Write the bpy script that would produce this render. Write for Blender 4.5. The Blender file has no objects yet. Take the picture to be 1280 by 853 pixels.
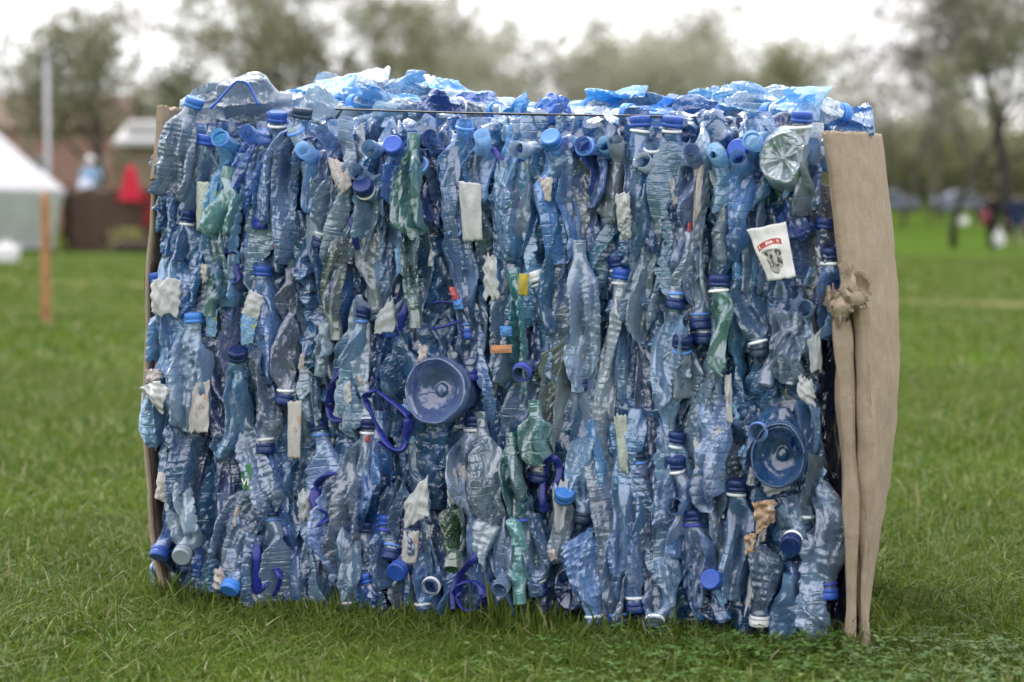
import bpy, bmesh, math, random
import numpy as np
from mathutils import Vector, Matrix
PI = math.pi
R = math.radians
SC = bpy.context.scene
COL = SC.collection
rng = np.random.default_rng(7)
random.seed(7)

# ------------------------------------------------------------------ camera
FPX, PITCH, CAMZ = 2840.0, R(2.84), 0.6
cam = bpy.data.cameras.new('camera'); camo = bpy.data.objects.new('camera', cam); COL.objects.link(camo)
camo.location = (0, 0, CAMZ); camo.rotation_euler = (PI/2 - PITCH, 0, 0)
cam.sensor_width = 36.0; cam.lens = 36*FPX/1280; cam.clip_start = .05; cam.clip_end = 2000
cam.dof.use_dof = True; cam.dof.focus_distance = 3.48; cam.dof.aperture_fstop = 4.0
SC.camera = camo
CP, SP = math.cos(PITCH), math.sin(PITCH)

def ray(px, py):
    x, y = (px-640)/FPX, (426.5-py)/FPX
    return Vector((x, CP + y*SP, -SP + y*CP))
def P(px, py, depth):
    """the point seen at that pixel of the photograph, at that distance along +Y"""
    d = ray(px, py); return Vector((0, 0, CAMZ)) + d*(depth/d.y)
def gz(y):
    return 0.0 if y < 60 else (y-60)*.018
def Gd(px, py):
    d = ray(px, py); return Vector((0, 0, CAMZ)) + d*(CAMZ/-d.z)

# ------------------------------------------------------------------ mesh helpers
def mesh_np(name, V, Q, T=None):
    V = np.asarray(V, np.float32).reshape(-1, 3); Q = np.asarray(Q, np.int32).reshape(-1, 4)
    T = np.zeros((0, 3), np.int32) if T is None else np.asarray(T, np.int32).reshape(-1, 3)
    me = bpy.data.meshes.new(name)
    me.vertices.add(len(V)); me.vertices.foreach_set('co', V.ravel())
    nl = len(Q)*4 + len(T)*3
    me.loops.add(nl); me.loops.foreach_set('vertex_index', np.concatenate([Q.ravel(), T.ravel()]))
    me.polygons.add(len(Q)+len(T))
    st = np.concatenate([np.arange(len(Q))*4, len(Q)*4 + np.arange(len(T))*3]).astype(np.int32)
    me.polygons.foreach_set('loop_start', st)
    me.polygons.foreach_set('use_smooth', np.ones(len(Q)+len(T), bool))
    me.update(calc_edges=True); me.validate()
    return me
def link(name, me, mats=None, parent=None, loc=None, rot=None, M=None):
    o = bpy.data.objects.new(name, me); COL.objects.link(o)
    if mats is not None:
        for m in (mats if isinstance(mats, (list, tuple)) else [mats]): me.materials.append(m)
    if parent is not None: o.parent = parent
    if M is not None: o.matrix_local = M
    if loc is not None: o.location = loc
    if rot is not None: o.rotation_euler = rot
    return o
def tag(o, label=None, cat=None, group=None, kind=None):
    if label: o['label'] = label
    if cat: o['category'] = cat
    if group: o['group'] = group
    if kind: o['kind'] = kind
    return o
def empty(name, M=None, loc=None, rz=0):
    o = bpy.data.objects.new(name, None); COL.objects.link(o); o.empty_display_size = .05
    if M is not None: o.matrix_world = M
    if loc is not None: o.location = loc; o.rotation_euler = (0, 0, rz)
    return o
def grid_quads(nr, nc, wrap=False, off=0):
    i = np.arange(nr-1)[:, None]; j = np.arange(nc if wrap else nc-1)[None, :]
    a = i*nc + j; b = i*nc + (j+1) % nc
    return (np.stack([a, b, b+nc, a+nc], -1).reshape(-1, 4) + off)
class MB:
    """collects boxes, tubes, grids into one mesh"""
    def __init__(s): s.V = []; s.Q = []; s.T = []; s.n = 0; s.mi = []; s.m = 0
    def add(s, V, Q, T=None):
        V = np.asarray(V, float).reshape(-1, 3); Q = np.asarray(Q, int).reshape(-1, 4)
        T = np.zeros((0, 3), int) if T is None else np.asarray(T, int).reshape(-1, 3)
        s.V.append(V); s.Q.append(Q+s.n); s.T.append(T+s.n); s.n += len(V)
        return s
    def box(s, c, sz, rz=0):
        x, y, z = [h/2 for h in sz]
        V = np.array([(-x,-y,-z),(x,-y,-z),(x,y,-z),(-x,y,-z),(-x,-y,z),(x,-y,z),(x,y,z),(-x,y,z)])
        ca, sa = math.cos(rz), math.sin(rz)
        V = np.stack([V[:,0]*ca-V[:,1]*sa, V[:,0]*sa+V[:,1]*ca, V[:,2]], 1) + np.array(c)
        return s.add(V, [(0,3,2,1),(4,5,6,7),(0,1,5,4),(1,2,6,5),(2,3,7,6),(3,0,4,7)])
    def tube(s, pts, rad, n=8, flat=1.0, closed=False):
        pts = np.asarray([tuple(p) for p in pts], float); m = len(pts)
        rad = np.broadcast_to(np.asarray(rad, float), (m,))
        tan = np.gradient(pts, axis=0)
        if closed: tan = np.roll(pts, -1, 0) - np.roll(pts, 1, 0)
        tan /= np.linalg.norm(tan, axis=1)[:, None]+1e-12
        ref = np.array([0, 0, 1.]) if abs(tan[:, 2]).mean() < .8 else np.array([0, 1., 0])
        u = np.cross(tan, ref); u /= np.linalg.norm(u, axis=1)[:, None]+1e-12
        v = np.cross(tan, u)
        a = np.linspace(0, 2*PI, n, endpoint=False)
        V = pts[:, None, :] + rad[:, None, None]*(np.cos(a)[None, :, None]*u[:, None, :] + flat*np.sin(a)[None, :, None]*v[:, None, :])
        V = V.reshape(-1, 3); Q = grid_quads(m, n, True)
        if closed:
            j = np.arange(n); q = np.stack([(m-1)*n+j, (m-1)*n+(j+1) % n, (j+1) % n, j], 1); Q = np.vstack([Q, q]); return s.add(V, Q)
        k = len(V); V = np.vstack([V, pts[0], pts[-1]]); j = np.arange(n)
        T = np.vstack([np.stack([np.full(n, k), (j+1) % n, j], 1), np.stack([np.full(n, k+1), (m-1)*n+j, (m-1)*n+(j+1) % n], 1)])
        return s.add(V, Q, T)
    def lathe(s, prof, n=24, M=None):
        prof = np.asarray(prof, float); a = np.linspace(0, 2*PI, n, endpoint=False)
        V = np.stack([prof[:, 0:1]*np.cos(a), prof[:, 0:1]*np.sin(a), np.repeat(prof[:, 1:2], n, 1)], -1).reshape(-1, 3)
        if M is not None: V = V @ np.array(M.to_3x3()).T + np.array(M.translation)
        return s.add(V, grid_quads(len(prof), n, True))
    def build(s, name, mats, parent=None, smooth=True, **k):
        V = np.vstack(s.V); Q = np.vstack(s.Q); T = np.vstack(s.T)
        me = mesh_np(name, V, Q, T)
        if not smooth: me.polygons.foreach_set('use_smooth', np.zeros(len(me.polygons), bool))
        return link(name, me, mats, parent, **k)
def smooth(x, a=0., b=1.):
    t = np.clip((x-a)/(b-a), 0, 1); return t*t*(3-2*t)
def tri(x): return 2*np.abs(x-np.floor(x)-.5)
def curve(pts, n=24, closed=False):
    p = np.asarray([tuple(q) for q in pts], float); m = len(p)
    out = []
    segs = m if closed else m-1
    for i in range(segs):
        g = (lambda k: p[k % m]) if closed else (lambda k: p[min(max(k, 0), m-1)])
        p0, p1, p2, p3 = g(i-1), g(i), g(i+1), g(i+2)
        for t in np.linspace(0, 1, max(3, n//segs), endpoint=False):
            out.append(.5*((2*p1)+(-p0+p2)*t+(2*p0-5*p1+4*p2-p3)*t*t+(-p0+3*p1-3*p2+p3)*t**3))
    if not closed: out.append(p[-1])
    return np.array(out)

# ------------------------------------------------------------------ materials
class NT:
    def __init__(s, name):
        s.m = bpy.data.materials.new(name); s.m.use_nodes = True; s.t = s.m.node_tree; s.t.nodes.clear()
        s.out = s.n('ShaderNodeOutputMaterial')
    def n(s, typ, ins=None, **kw):
        nd = s.t.nodes.new(typ)
        for k, v in kw.items(): setattr(nd, k, v)
        for k, v in (ins or {}).items(): s.set(nd, k, v)
        return nd
    def set(s, nd, k, v):
        sock = nd.inputs[k]
        if isinstance(v, bpy.types.NodeSocket): s.t.links.new(v, sock)
        elif isinstance(v, (tuple, list)) and sock.type == 'RGBA': sock.default_value = (*v[:3], 1)
        else: sock.default_value = v
    def math(s, op, a, b=0., c=0., clamp=False):
        nd = s.n('ShaderNodeMath', {0: a, 1: b, 2: c}, operation=op); nd.use_clamp = clamp; return nd.outputs[0]
    def mix(s, f, a, b, blend='MIX'):
        nd = s.n('ShaderNodeMix', data_type='RGBA', blend_type=blend); s.set(nd, 0, f); s.set(nd, 6, a); s.set(nd, 7, b); return nd.outputs[2]
    def noise(s, vec, scale, detail=3, rough=.55, dist=0.):
        nd = s.n('ShaderNodeTexNoise', {'Scale': scale, 'Detail': detail, 'Roughness': rough, 'Distortion': dist})
        if vec is not None: s.set(nd, 'Vector', vec)
        return nd.outputs[0]
    def ramp(s, f, stops):
        nd = s.n('ShaderNodeValToRGB'); s.set(nd, 0, f); e = nd.color_ramp.elements
        while len(e) < len(stops): e.new(.5)
        for el, (p, c) in zip(e, stops): el.position = p; el.color = (*c, 1) if len(c) == 3 else c
        return nd.outputs[0]
    def rng(s, v, a, b, c, d):
        nd = s.n('ShaderNodeMapRange', {0: v, 1: a, 2: b, 3: c, 4: d}); return nd.outputs[0]
    def coord(s, which='Object'): return s.n('ShaderNodeTexCoord').outputs[which]
    def rand(s): return s.n('ShaderNodeObjectInfo').outputs['Random']
    def bump(s, h, strength=.3, dist=.01, normal=None):
        nd = s.n('ShaderNodeBump', {'Strength': strength, 'Distance': dist, 'Height': h})
        if normal is not None: s.set(nd, 'Normal', normal)
        return nd.outputs[0]
    def pbsdf(s, base, rough=.5, normal=None, **kw):
        nd = s.n('ShaderNodeBsdfPrincipled', {'Base Color': base, 'Roughness': rough})
        for k, v in kw.items(): s.set(nd, k.replace('_', ' '), v)
        if normal is not None: s.set(nd, 'Normal', normal)
        return nd.outputs[0]
    def done(s, sh): s.t.links.new(sh, s.out.inputs[0]); return s.m

def simple(name, c, rough=.5, var=.15, scale=8., bumpy=0., spec=.5, **kw):
    t = NT(name); v = t.coord(); n = t.noise(v, scale, 4)
    k = t.rng(n, .3, .7, 1-var, 1+var)
    col = t.mix(1., c, t.n('ShaderNodeCombineColor', {0: k, 1: k, 2: k}).outputs[0], 'MULTIPLY')
    nm = t.bump(n, bumpy, .02) if bumpy else None
    return t.done(t.pbsdf(col, rough, nm, Specular_IOR_Level=spec, **kw))

def pet(name, body, clear, haze=(.34, .9), rough=.20, sat=.95, rim=.6, trl=.17):
    """thin, scuffed, crumpled drinks-bottle plastic: partly see-through, partly hazy, glossy"""
    t = NT(name); o = t.coord(); r = t.rand()
    off = t.n('ShaderNodeVectorMath', {0: o, 1: t.n('ShaderNodeCombineXYZ', {0: t.math('MULTIPLY', r, 37.), 1: t.math('MULTIPLY', r, 11.), 2: t.math('MULTIPLY', r, 23.)}).outputs[0]}, operation='ADD').outputs[0]
    n1 = t.noise(off, 22., 3, .6, .6); n2 = t.noise(off, 110., 5, .65, 1.2); n3 = t.noise(off, 9., 2)
    gn = t.n('ShaderNodeNewGeometry').outputs['Normal']
    def vm(op, a, b=None, c=None):
        d = {0: a}
        if b is not None: d[1] = b
        if c is not None: d[2] = c
        return t.n('ShaderNodeVectorMath', d, operation=op).outputs[0]
    sv = vm('MULTIPLY', off, (1., 1., .36))
    sv = vm('MULTIPLY_ADD', t.n('ShaderNodeTexNoise', {'Vector': off, 'Scale': 14., 'Detail': 1.}).outputs[1], (.03, .03, .03), sv)
    tilt = gn
    for sc, am in ((75., .24), (190., .16)):
        f = t.n('ShaderNodeTexVoronoi', {'Vector': sv, 'Scale': sc}).outputs['Color']
        tilt = vm('MULTIPLY_ADD', vm('SUBTRACT', f, (.5, .5, .5)), (am, am, am), tilt)
    tilt = vm('NORMALIZE', tilt)
    z = t.n('ShaderNodeSeparateXYZ', {0: off}).outputs[2]
    rib = t.math('PINGPONG', t.math('ADD', t.math('MULTIPLY', z, t.rng(t.math('FRACT', t.math('MULTIPLY', r, 17.3)), 0, 1, 55., 95.)), t.math('MULTIPLY', n1, .8)), .5)
    rib = t.math('MULTIPLY', t.rng(rib, .0, .10, 0., 1.), 1.)
    ribm = t.math('MULTIPLY', t.rng(n3, .46, .60, 0., 1.), t.rng(n1, .4, .6, 0, 1))
    nm = t.bump(n2, .16, .003, t.bump(t.math('MULTIPLY', rib, ribm), .5, .005, tilt))
    hs = t.n('ShaderNodeHueSaturation', {'Hue': t.rng(r, 0, 1, .482, .508), 'Saturation': t.rng(t.math('FRACT', t.math('MULTIPLY', r, 7.3)), 0, 1, sat*.75, sat*1.2), 'Value': t.rng(t.math('FRACT', t.math('MULTIPLY', r, 13.7)), 0, 1, .6, 1.4), 'Color': body}).outputs[0]
    dirt = t.rng(t.noise(sv, 30., 5, .65, 1.), .50, .70, 0., .42)
    base = t.mix(dirt, hs, (.46, .54, .62))
    # a thin wall seen edge-on is thicker: paler and less clear
    fc = t.math('POWER', t.n('ShaderNodeLayerWeight', {'Blend': .5, 'Normal': gn}).outputs['Facing'], 2.2)
    base = t.mix(t.math('MULTIPLY', fc, rim), base, (.50, .60, .72))
    pb = t.pbsdf(base, t.rng(n1, .3, .7, rough*.35, rough*1.4), nm, Specular_IOR_Level=.8, IOR=2.15)
    tl = t.n('ShaderNodeBsdfTranslucent', {'Color': base, 'Normal': nm}).outputs[0]
    a = t.n('ShaderNodeMixShader', {0: trl, 1: pb, 2: tl}).outputs[0]
    tr = t.n('ShaderNodeBsdfTransparent', {'Color': clear}).outputs[0]
    gl = t.n('ShaderNodeBsdfAnisotropic', {'Color': (.9, .95, 1), 'Roughness': rough*.45, 'Normal': nm}).outputs[0]
    fr = t.n('ShaderNodeFresnel', {'IOR': 1.9, 'Normal': nm}).outputs[0]
    tg = t.n('ShaderNodeMixShader', {0: fr, 1: tr, 2: gl}).outputs[0]
    hz = t.math('MULTIPLY', t.rng(t.math('ADD', t.math('MULTIPLY', n3, .8), t.math('MULTIPLY', n2, .2)), .38, .62, haze[0], haze[1]), t.rng(t.math('FRACT', t.math('MULTIPLY', r, 29.1)), 0, 1, .82, 1.12))
    hz = t.math('ADD', hz, t.math('MULTIPLY', fc, .5), clamp=True)
    return t.done(t.n('ShaderNodeMixShader', {0: hz, 1: tg, 2: a}).outputs[0])

TINT = {
 'slate': (pet('slate_plastic', (.140, .295, .57), (.42, .64, .95)), 'slate blue'),
 'smoke': (pet('smoky_plastic', (.220, .350, .55), (.50, .68, .93), (.38, .9)), 'smoky grey-blue'),
 'pale':  (pet('pale_plastic', (.46, .57, .68), (.74, .83, .93), (.4, .85), trl=.32), 'pale icy blue'),
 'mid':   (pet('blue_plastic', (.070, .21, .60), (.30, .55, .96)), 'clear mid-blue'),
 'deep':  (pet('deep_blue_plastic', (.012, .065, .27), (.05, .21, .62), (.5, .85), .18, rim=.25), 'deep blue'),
 'sky':   (pet('sky_blue_plastic', (.13, .42, .82), (.40, .72, .98), trl=.42), 'bright sky-blue'),  # brighter tint, used along the top to imitate light glowing through
 'violet':(pet('violet_grey_plastic', (.17, .22, .38), (.40, .49, .75)), 'violet-grey'),
 'olive': (pet('olive_plastic', (.20, .26, .26), (.45, .56, .55), (.5, .9)), 'olive-grey'),
 'steel': (pet('steel_plastic', (.165, .290, .50), (.42, .62, .90), (.45, .95)), 'steel-coloured'),
 'teal':  (pet('teal_plastic', (.026, .165, .185), (.14, .46, .50), (.8, 1.)), 'teal green'),
 'aqua':  (pet('aqua_plastic', (.07, .38, .44), (.3, .76, .8), (.75, 1.)), 'aqua'),
 'between': (pet('between_plastic', (.085, .21, .46), (.28, .50, .88), rim=.35), 'blue'),
 'inner': (pet('inner_shade_plastic', (.008, .038, .17), (.05, .18, .56), rim=.08), 'deep blue'),  # bottles behind the gaps coloured dark navy to stand in for shade
 'green': (pet('dark_green_plastic', (.015, .07, .02), (.05, .28, .08), (.5, .85), .15), 'dark green'),
}
def capmat(name, c, rough=.35):
    t = NT(name); n = t.noise(t.coord(), 120., 4, .7); r = t.rand()
    k = t.rng(r, 0, 1, .75, 1.3)
    col = t.mix(1., c, t.n('ShaderNodeCombineColor', {0: k, 1: k, 2: k}).outputs[0], 'MULTIPLY')
    col = t.mix(t.rng(n, .55, .75, 0, .25), col, (.30, .33, .38))
    return t.done(t.pbsdf(col, t.rng(n, .3, .7, rough*.7, rough*1.4), t.bump(n, .15, .002), Subsurface_Weight=.0))
CAPM = {'navy': (capmat('navy_cap', (.007, .026, .13)), 'navy'), 'blue': (capmat('blue_cap', (.022, .085, .42)), 'royal blue'),
        'bright': (capmat('bright_cap', (.05, .22, .68)), 'bright blue'), 'violet': (capmat('violet_cap', (.020, .036, .30)), 'violet'),
        'dark': (capmat('dark_cap', (.012, .035, .075)), 'blackish blue'), 'white': (capmat('white_cap', (.75, .76, .76)), 'white'),
        'lid': (capmat('pale_lid', (.30, .36, .42)), 'pale grey')}
WHITE_RING = capmat('white_ring', (.82, .84, .86), .3); BLUE_RING = capmat('blue_ring', (.12, .30, .80), .3); VIOLET_RING = capmat('violet_ring', (.06, .09, .58), .3)
RINGM = {'w': (WHITE_RING, 'white'), 'b': (BLUE_RING, 'light blue'), 'v': (VIOLET_RING, 'violet')}
HANDLE = capmat('handle_plastic', (.016, .026, .22), .28)

def paper(name, base, ink=None, ink2=None, scale=70., amount=.5):
    t = NT(name); uv = t.coord('UV'); o = t.coord()
    n = t.noise(o, 60., 5, .7); col = t.mix(t.rng(n, .45, .8, 0, .5), base, (.30, .32, .34))
    if ink:
        w = t.n('ShaderNodeTexNoise', {'Vector': t.n('ShaderNodeMapping', {0: uv, 3: (scale*.35, scale, 1)}).outputs[0], 'Scale': 1., 'Detail': 1.}).outputs[0]
        m = t.noise(uv, 3.2, 1); col = t.mix(t.math('MULTIPLY', t.rng(w, .56, .60, 0, 1), t.rng(m, 1-amount-.02, 1-amount+.04, 0, 1)), col, ink)
    if ink2:
        m2 = t.noise(uv, 2.3, 2); col = t.mix(t.rng(m2, .58, .62, 0, .8), col, ink2)
    pb = t.pbsdf(col, .5, t.bump(n, .5, .004))
    tl = t.n('ShaderNodeBsdfTranslucent', {'Color': col}).outputs[0]
    return t.done(t.n('ShaderNodeMixShader', {0: .15, 1: pb, 2: tl}).outputs[0])
PAPER = {'plain': paper('white_label', (.56, .58, .58), (.36, .38, .42), None, 40, .5), 'grey': paper('greyed_label', (.46, .50, .53)),
         'red': paper('red_print_label', (.60, .60, .58), (.45, .05, .04), None, 45, .55),
         'dark': paper('dark_print_label', (.58, .60, .60), (.05, .06, .08), None, 50, .5),
         'orange': paper('orange_print_label', (.55, .54, .52), (.42, .14, .06), (.50, .36, .26), 26, .42),
         'yellow': paper('yellow_label', (.62, .50, .03), (.04, .05, .03), None, 60, .9),
         'band': paper('orange_band', (.58, .20, .05), (.50, .42, .30), None, 30, .9),
         'green': paper('green_label', (.03, .22, .06)), 'bluep': paper('blue_print_label', (.10, .32, .62), (.55, .60, .62), (.40, .50, .12), 30, .6),
         'lime': paper('pale_green_label', (.52, .57, .50), (.25, .33, .30), (.50, .55, .22), 30, .7), 'redp': paper('red_wrapper', (.50, .04, .05), (.6, .55, .5), None, 30, .5),
         'beige': paper('beige_print', (.52, .36, .22), (.25, .10, .05), (.62, .58, .52), 20, .6), 'film': paper('blue_film', (.06, .26, .68))}
def cow_paper():
    t = NT('cow_label'); uv = t.coord('UV'); o = t.coord(); s = t.n('ShaderNodeSeparateXYZ', {0: uv}); u, v = s.outputs[0], s.outputs[1]
    n = t.noise(o, 60., 5, .7); col = t.mix(t.rng(n, .45, .8, 0, .4), (.70, .70, .70), (.36, .37, .38))
    # red arc with pale lettering, then a black and white cow head in profile
    arc = t.math('SUBTRACT', v, t.math('ADD', .70, t.math('MULTIPLY', t.math('POWER', t.math('SUBTRACT', u, .55), 2.), -.5)))
    inarc = t.math('MULTIPLY', t.math('LESS_THAN', t.math('ABSOLUTE', arc), .052), t.math('MULTIPLY', t.math('GREATER_THAN', u, .10), t.math('LESS_THAN', u, .80)))
    col = t.mix(inarc, col, (.42, .035, .03))
    gl = t.n('ShaderNodeTexNoise', {'Vector': t.n('ShaderNodeMapping', {0: uv, 3: (22, 5, 1)}).outputs[0], 'Scale': 1.}).outputs[0]
    col = t.mix(t.math('MULTIPLY', inarc, t.math('MULTIPLY', t.math('LESS_THAN', t.math('ABSOLUTE', arc), .026), t.math('GREATER_THAN', gl, .54))), col, (.70, .68, .66))
    def ell(cx, cy, rx, ry):
        a = t.math('POWER', t.math('DIVIDE', t.math('SUBTRACT', u, cx), rx), 2.); b = t.math('POWER', t.math('DIVIDE', t.math('SUBTRACT', v, cy), ry), 2.)
        return t.math('LESS_THAN', t.math('ADD', t.math('ADD', a, b), t.math('MULTIPLY', t.math('SUBTRACT', t.noise(uv, 9., 2), .5), .9)), 1.)
    hide = t.mix(t.rng(t.noise(uv, 11., 3, .6), .47, .53, 0, 1), (.035, .04, .032), (.42, .42, .38))
    for (cx, cy, rx, ry) in ((.45, .38, .20, .20), (.30, .52, .13, .06), (.62, .50, .12, .07), (.40, .22, .16, .11), (.60, .34, .10, .15)):
        col = t.mix(ell(cx, cy, rx, ry), col, hide)
    col = t.mix(ell(.38, .20, .09, .05), col, (.40, .36, .34)); col = t.mix(ell(.50, .40, .055, .12), col, (.50, .50, .47))
    return t.done(t.pbsdf(col, .45, t.bump(n, .4, .004)))
PAPER['cow'] = cow_paper()

def cardboard_mat():
    t = NT('cardboard'); o = t.coord()
    n = t.noise(o, 30., 6, .65); f = t.n('ShaderNodeTexNoise', {'Vector': t.n('ShaderNodeMapping', {0: o, 3: (1, 1, .5)}).outputs[0], 'Scale': 160., 'Detail': 4.}).outputs[0]
    big = t.noise(o, 5., 4, .6)
    col = t.ramp(n, [(.3, (.285, .222, .160)), (.7, (.365, .298, .228))])
    col = t.mix(t.rng(f, .4, .7, 0, .18), col, (.30, .23, .17)); col = t.mix(t.rng(big, .55, .75, 0, .4), col, (.24, .18, .13))
    wv = t.n('ShaderNodeTexWave', {'Vector': o, 'Scale': 55., 'Distortion': 3.}, bands_direction='Z').outputs[1]
    return t.done(t.pbsdf(col, .85, t.bump(n, .5, .008, t.bump(wv, .03, .002)), Specular_IOR_Level=.2))
CARD = cardboard_mat()
CARD_DARK = simple('dark_cardboard', (.07, .05, .038), .8, .4, 20, .4, .2)

# ------------------------------------------------------------------ light
SUN_EL, SUN_AZ = R(62), R(-35)       # azimuth measured from +Y towards +X
sd = Vector((math.sin(SUN_AZ)*math.cos(SUN_EL), math.cos(SUN_AZ)*math.cos(SUN_EL), math.sin(SUN_EL)))
sl = bpy.data.lights.new('sun', 'SUN'); sl.energy = 1.0; sl.angle = R(25); sl.color = (1, .96, .91)
so = bpy.data.objects.new('sun', sl); COL.objects.link(so); so.rotation_euler = sd.to_track_quat('Z', 'Y').to_euler()
w = bpy.data.worlds.new('World'); SC.world = w; w.use_nodes = True; wt = w.node_tree; wt.nodes.clear()
sky = wt.nodes.new('ShaderNodeTexSky'); sky.sky_type = 'NISHITA'; sky.sun_disc = False; sky.sun_elevation = SUN_EL; sky.sun_rotation = SUN_AZ
sky.dust_density = 1; sky.air_density = 1
hs = wt.nodes.new('ShaderNodeHueSaturation'); hs.inputs['Saturation'].default_value = .14
tintn = wt.nodes.new('ShaderNodeMix'); tintn.data_type = 'RGBA'; tintn.blend_type = 'MULTIPLY'; tintn.inputs[0].default_value = 1; tintn.inputs[7].default_value = (1.0, .975, .985, 1)
bg = wt.nodes.new('ShaderNodeBackground'); bg.inputs[1].default_value = .12; wo = wt.nodes.new('ShaderNodeOutputWorld')
cloud = wt.nodes.new('ShaderNodeMix'); cloud.data_type = 'RGBA'; cloud.inputs[0].default_value = .6; cloud.inputs[7].default_value = (4.6, 4.6, 4.7, 1)   # cloud cover, brighter overhead than at the horizon
tc = wt.nodes.new('ShaderNodeTexCoord'); sx = wt.nodes.new('ShaderNodeSeparateXYZ'); mr = wt.nodes.new('ShaderNodeMapRange'); mr.inputs[1].default_value = 0; mr.inputs[2].default_value = 1; mr.inputs[3].default_value = .72; mr.inputs[4].default_value = 1.55; cm = wt.nodes.new('ShaderNodeMix'); cm.data_type = 'RGBA'; cm.blend_type = 'MULTIPLY'; cm.inputs[0].default_value = 1; cm.inputs[7].default_value = (4.6, 4.6, 4.7, 1)
wt.links.new(tc.outputs['Generated'], sx.inputs[0]); wt.links.new(sx.outputs[2], mr.inputs[0]); wt.links.new(mr.outputs[0], cm.inputs[6]); wt.links.new(cm.outputs[2], cloud.inputs[7])
wt.links.new(sky.outputs[0], hs.inputs['Color']); wt.links.new(hs.outputs[0], cloud.inputs[6]); wt.links.new(cloud.outputs[2], tintn.inputs[6]); wt.links.new(tintn.outputs[2], bg.inputs[0]); wt.links.new(bg.outputs[0], wo.inputs[0])
SC.view_settings.view_transform = 'Standard'; SC.view_settings.look = 'None'; SC.view_settings.gamma = 1; SC.view_settings.use_curve_mapping = False
SC.view_settings.exposure = 1.82
SC.render.engine = 'CYCLES'
cy = SC.cycles; cy.use_denoising = True; cy.use_adaptive_sampling = True; cy.adaptive_threshold = .02; cy.max_bounces = 6; cy.transparent_max_bounces = 8; cy.diffuse_bounces = 3; cy.glossy_bounces = 4; cy.transmission_bounces = 4
cy.sample_clamp_indirect = 6; cy.caustics_reflective = False; cy.caustics_refractive = False
try: cy.denoiser = 'OPENIMAGEDENOISE'; cy.denoising_input_passes = 'RGB_ALBEDO_NORMAL'
except Exception: pass


# ------------------------------------------------------------------ the lawn
BL, BR = Gd(190, 748), Gd(1066, 806)          # ground corners of the bale's front face
EU = (BR-BL).normalized(); NO = Vector((EU.y, -EU.x, 0)); EV = Vector((0, 0, 1))     # along, outward, up
if NO.y > 0: NO = -NO
WID = (BR-BL).length
def F(px, py, out=0.):
    """pixel of the photograph -> point on the bale's front face, pushed out by OUT metres"""
    d = ray(px, py); o = Vector((0, 0, CAMZ)); t = (BL + NO*out - o).dot(NO)/d.dot(NO); return o + d*t

def ground_mat():
    t = NT('lawn_soil'); o = t.coord()
    n1 = t.noise(o, .35, 4); n2 = t.noise(o, 2.3, 5, .6); n3 = t.noise(o, 30., 5, .7)
    c = t.mix(t.rng(n2, .35, .65, 0, 1), (.055, .098, .014), (.074, .120, .018))
    c = t.mix(t.rng(n1, .45, .65, 0, .6), c, (.068, .098, .03))
    c = t.mix(t.rng(n3, .4, .7, 0, .5), c, (.030, .060, .014))
    return t.done(t.pbsdf(c, .9, t.bump(n3, .6, .03), Specular_IOR_Level=0.))
ys = np.concatenate([np.linspace(-12, 60, 60), np.linspace(62, 420, 90)]); xs = np.linspace(-1, 1, 41)
wd = np.where(ys < 60, 90, 90+(ys-60)*1.2)
V = np.stack([xs[None, :]*wd[:, None], np.repeat(ys[:, None], 41, 1), np.repeat(np.array([gz(y) for y in ys])[:, None], 41, 1)], -1)
g = link('ground', mesh_np('ground', V, grid_quads(len(ys), 41)), ground_mat()); tag(g, 'wide green lawn of the park around the bale', 'lawn', kind='structure')

# worn path crossing behind the bale
def path_mat():
    t = NT('worn_path'); o = t.coord(); n = t.noise(o, 1.5, 5, .65); n3 = t.noise(o, 25., 4, .7)
    c = t.mix(t.rng(n, .38, .6, 0, 1), (.19, .15, .095), (.10, .12, .04)); c = t.mix(t.rng(n3, .4, .7, 0, .4), c, (.10, .10, .05))
    return t.done(t.pbsdf(c, .9, t.bump(n3, .4, .02), Specular_IOR_Level=0.))
pa, pb_ = Gd(0, 353), Gd(1280, 380)
pd = (pb_-pa).normalized(); pn = Vector((-pd.y, pd.x, 0)); rows = []
for k in range(61):
    c = pa + pd*((k/60*2.6-.8)*(pb_-pa).length); wl = .62 + .25*math.sin(k*.9) + .15*math.sin(k*2.3)
    rows.append([tuple(c - pn*wl + Vector((0, 0, .004))), tuple(c + Vector((0, 0, .004))), tuple(c + pn*wl*.9 + Vector((0, 0, .004)))])
p = link('path', mesh_np('path', rows, grid_quads(61, 3)), path_mat()); tag(p, 'worn earth path crossing the lawn behind the bale', 'path', kind='structure')

def blade_mat():
    t = NT('grass_blade'); o = t.coord(); ri = t.n('ShaderNodeNewGeometry').outputs['Random Per Island']
    n1 = t.noise(o, 1.1, 3); n2 = t.noise(o, 5., 3)
    c = t.ramp(ri, [(0, (.040, .082, .009)), (.35, (.076, .132, .013)), (.75, (.120, .180, .022)), (.93, (.19, .23, .055)), (.965, (.26, .24, .12)), (1, (.32, .28, .17))])
    c = t.mix(t.rng(n1, .42, .62, 0, .55), c, (.125, .17, .035)); c = t.mix(t.rng(n2, .5, .7, 0, .4), c, (.058, .112, .014))
    pb = t.pbsdf(c, .5, Specular_IOR_Level=.22); tl = t.n('ShaderNodeBsdfTranslucent', {'Color': c}).outputs[0]
    return t.done(t.n('ShaderNodeMixShader', {0: .38, 1: pb, 2: tl}).outputs[0])
def in_bale(x, y, m=.0):
    dx, dy = x-BL.x, y-BL.y; u = dx*EU.x+dy*EU.y; q = -(dx*NO.x+dy*NO.y)
    return (u > -m) & (u < WID-.03+m) & (q > -m) & (q < .46+m)
BV, BQ, bn = [], [], 0
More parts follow.
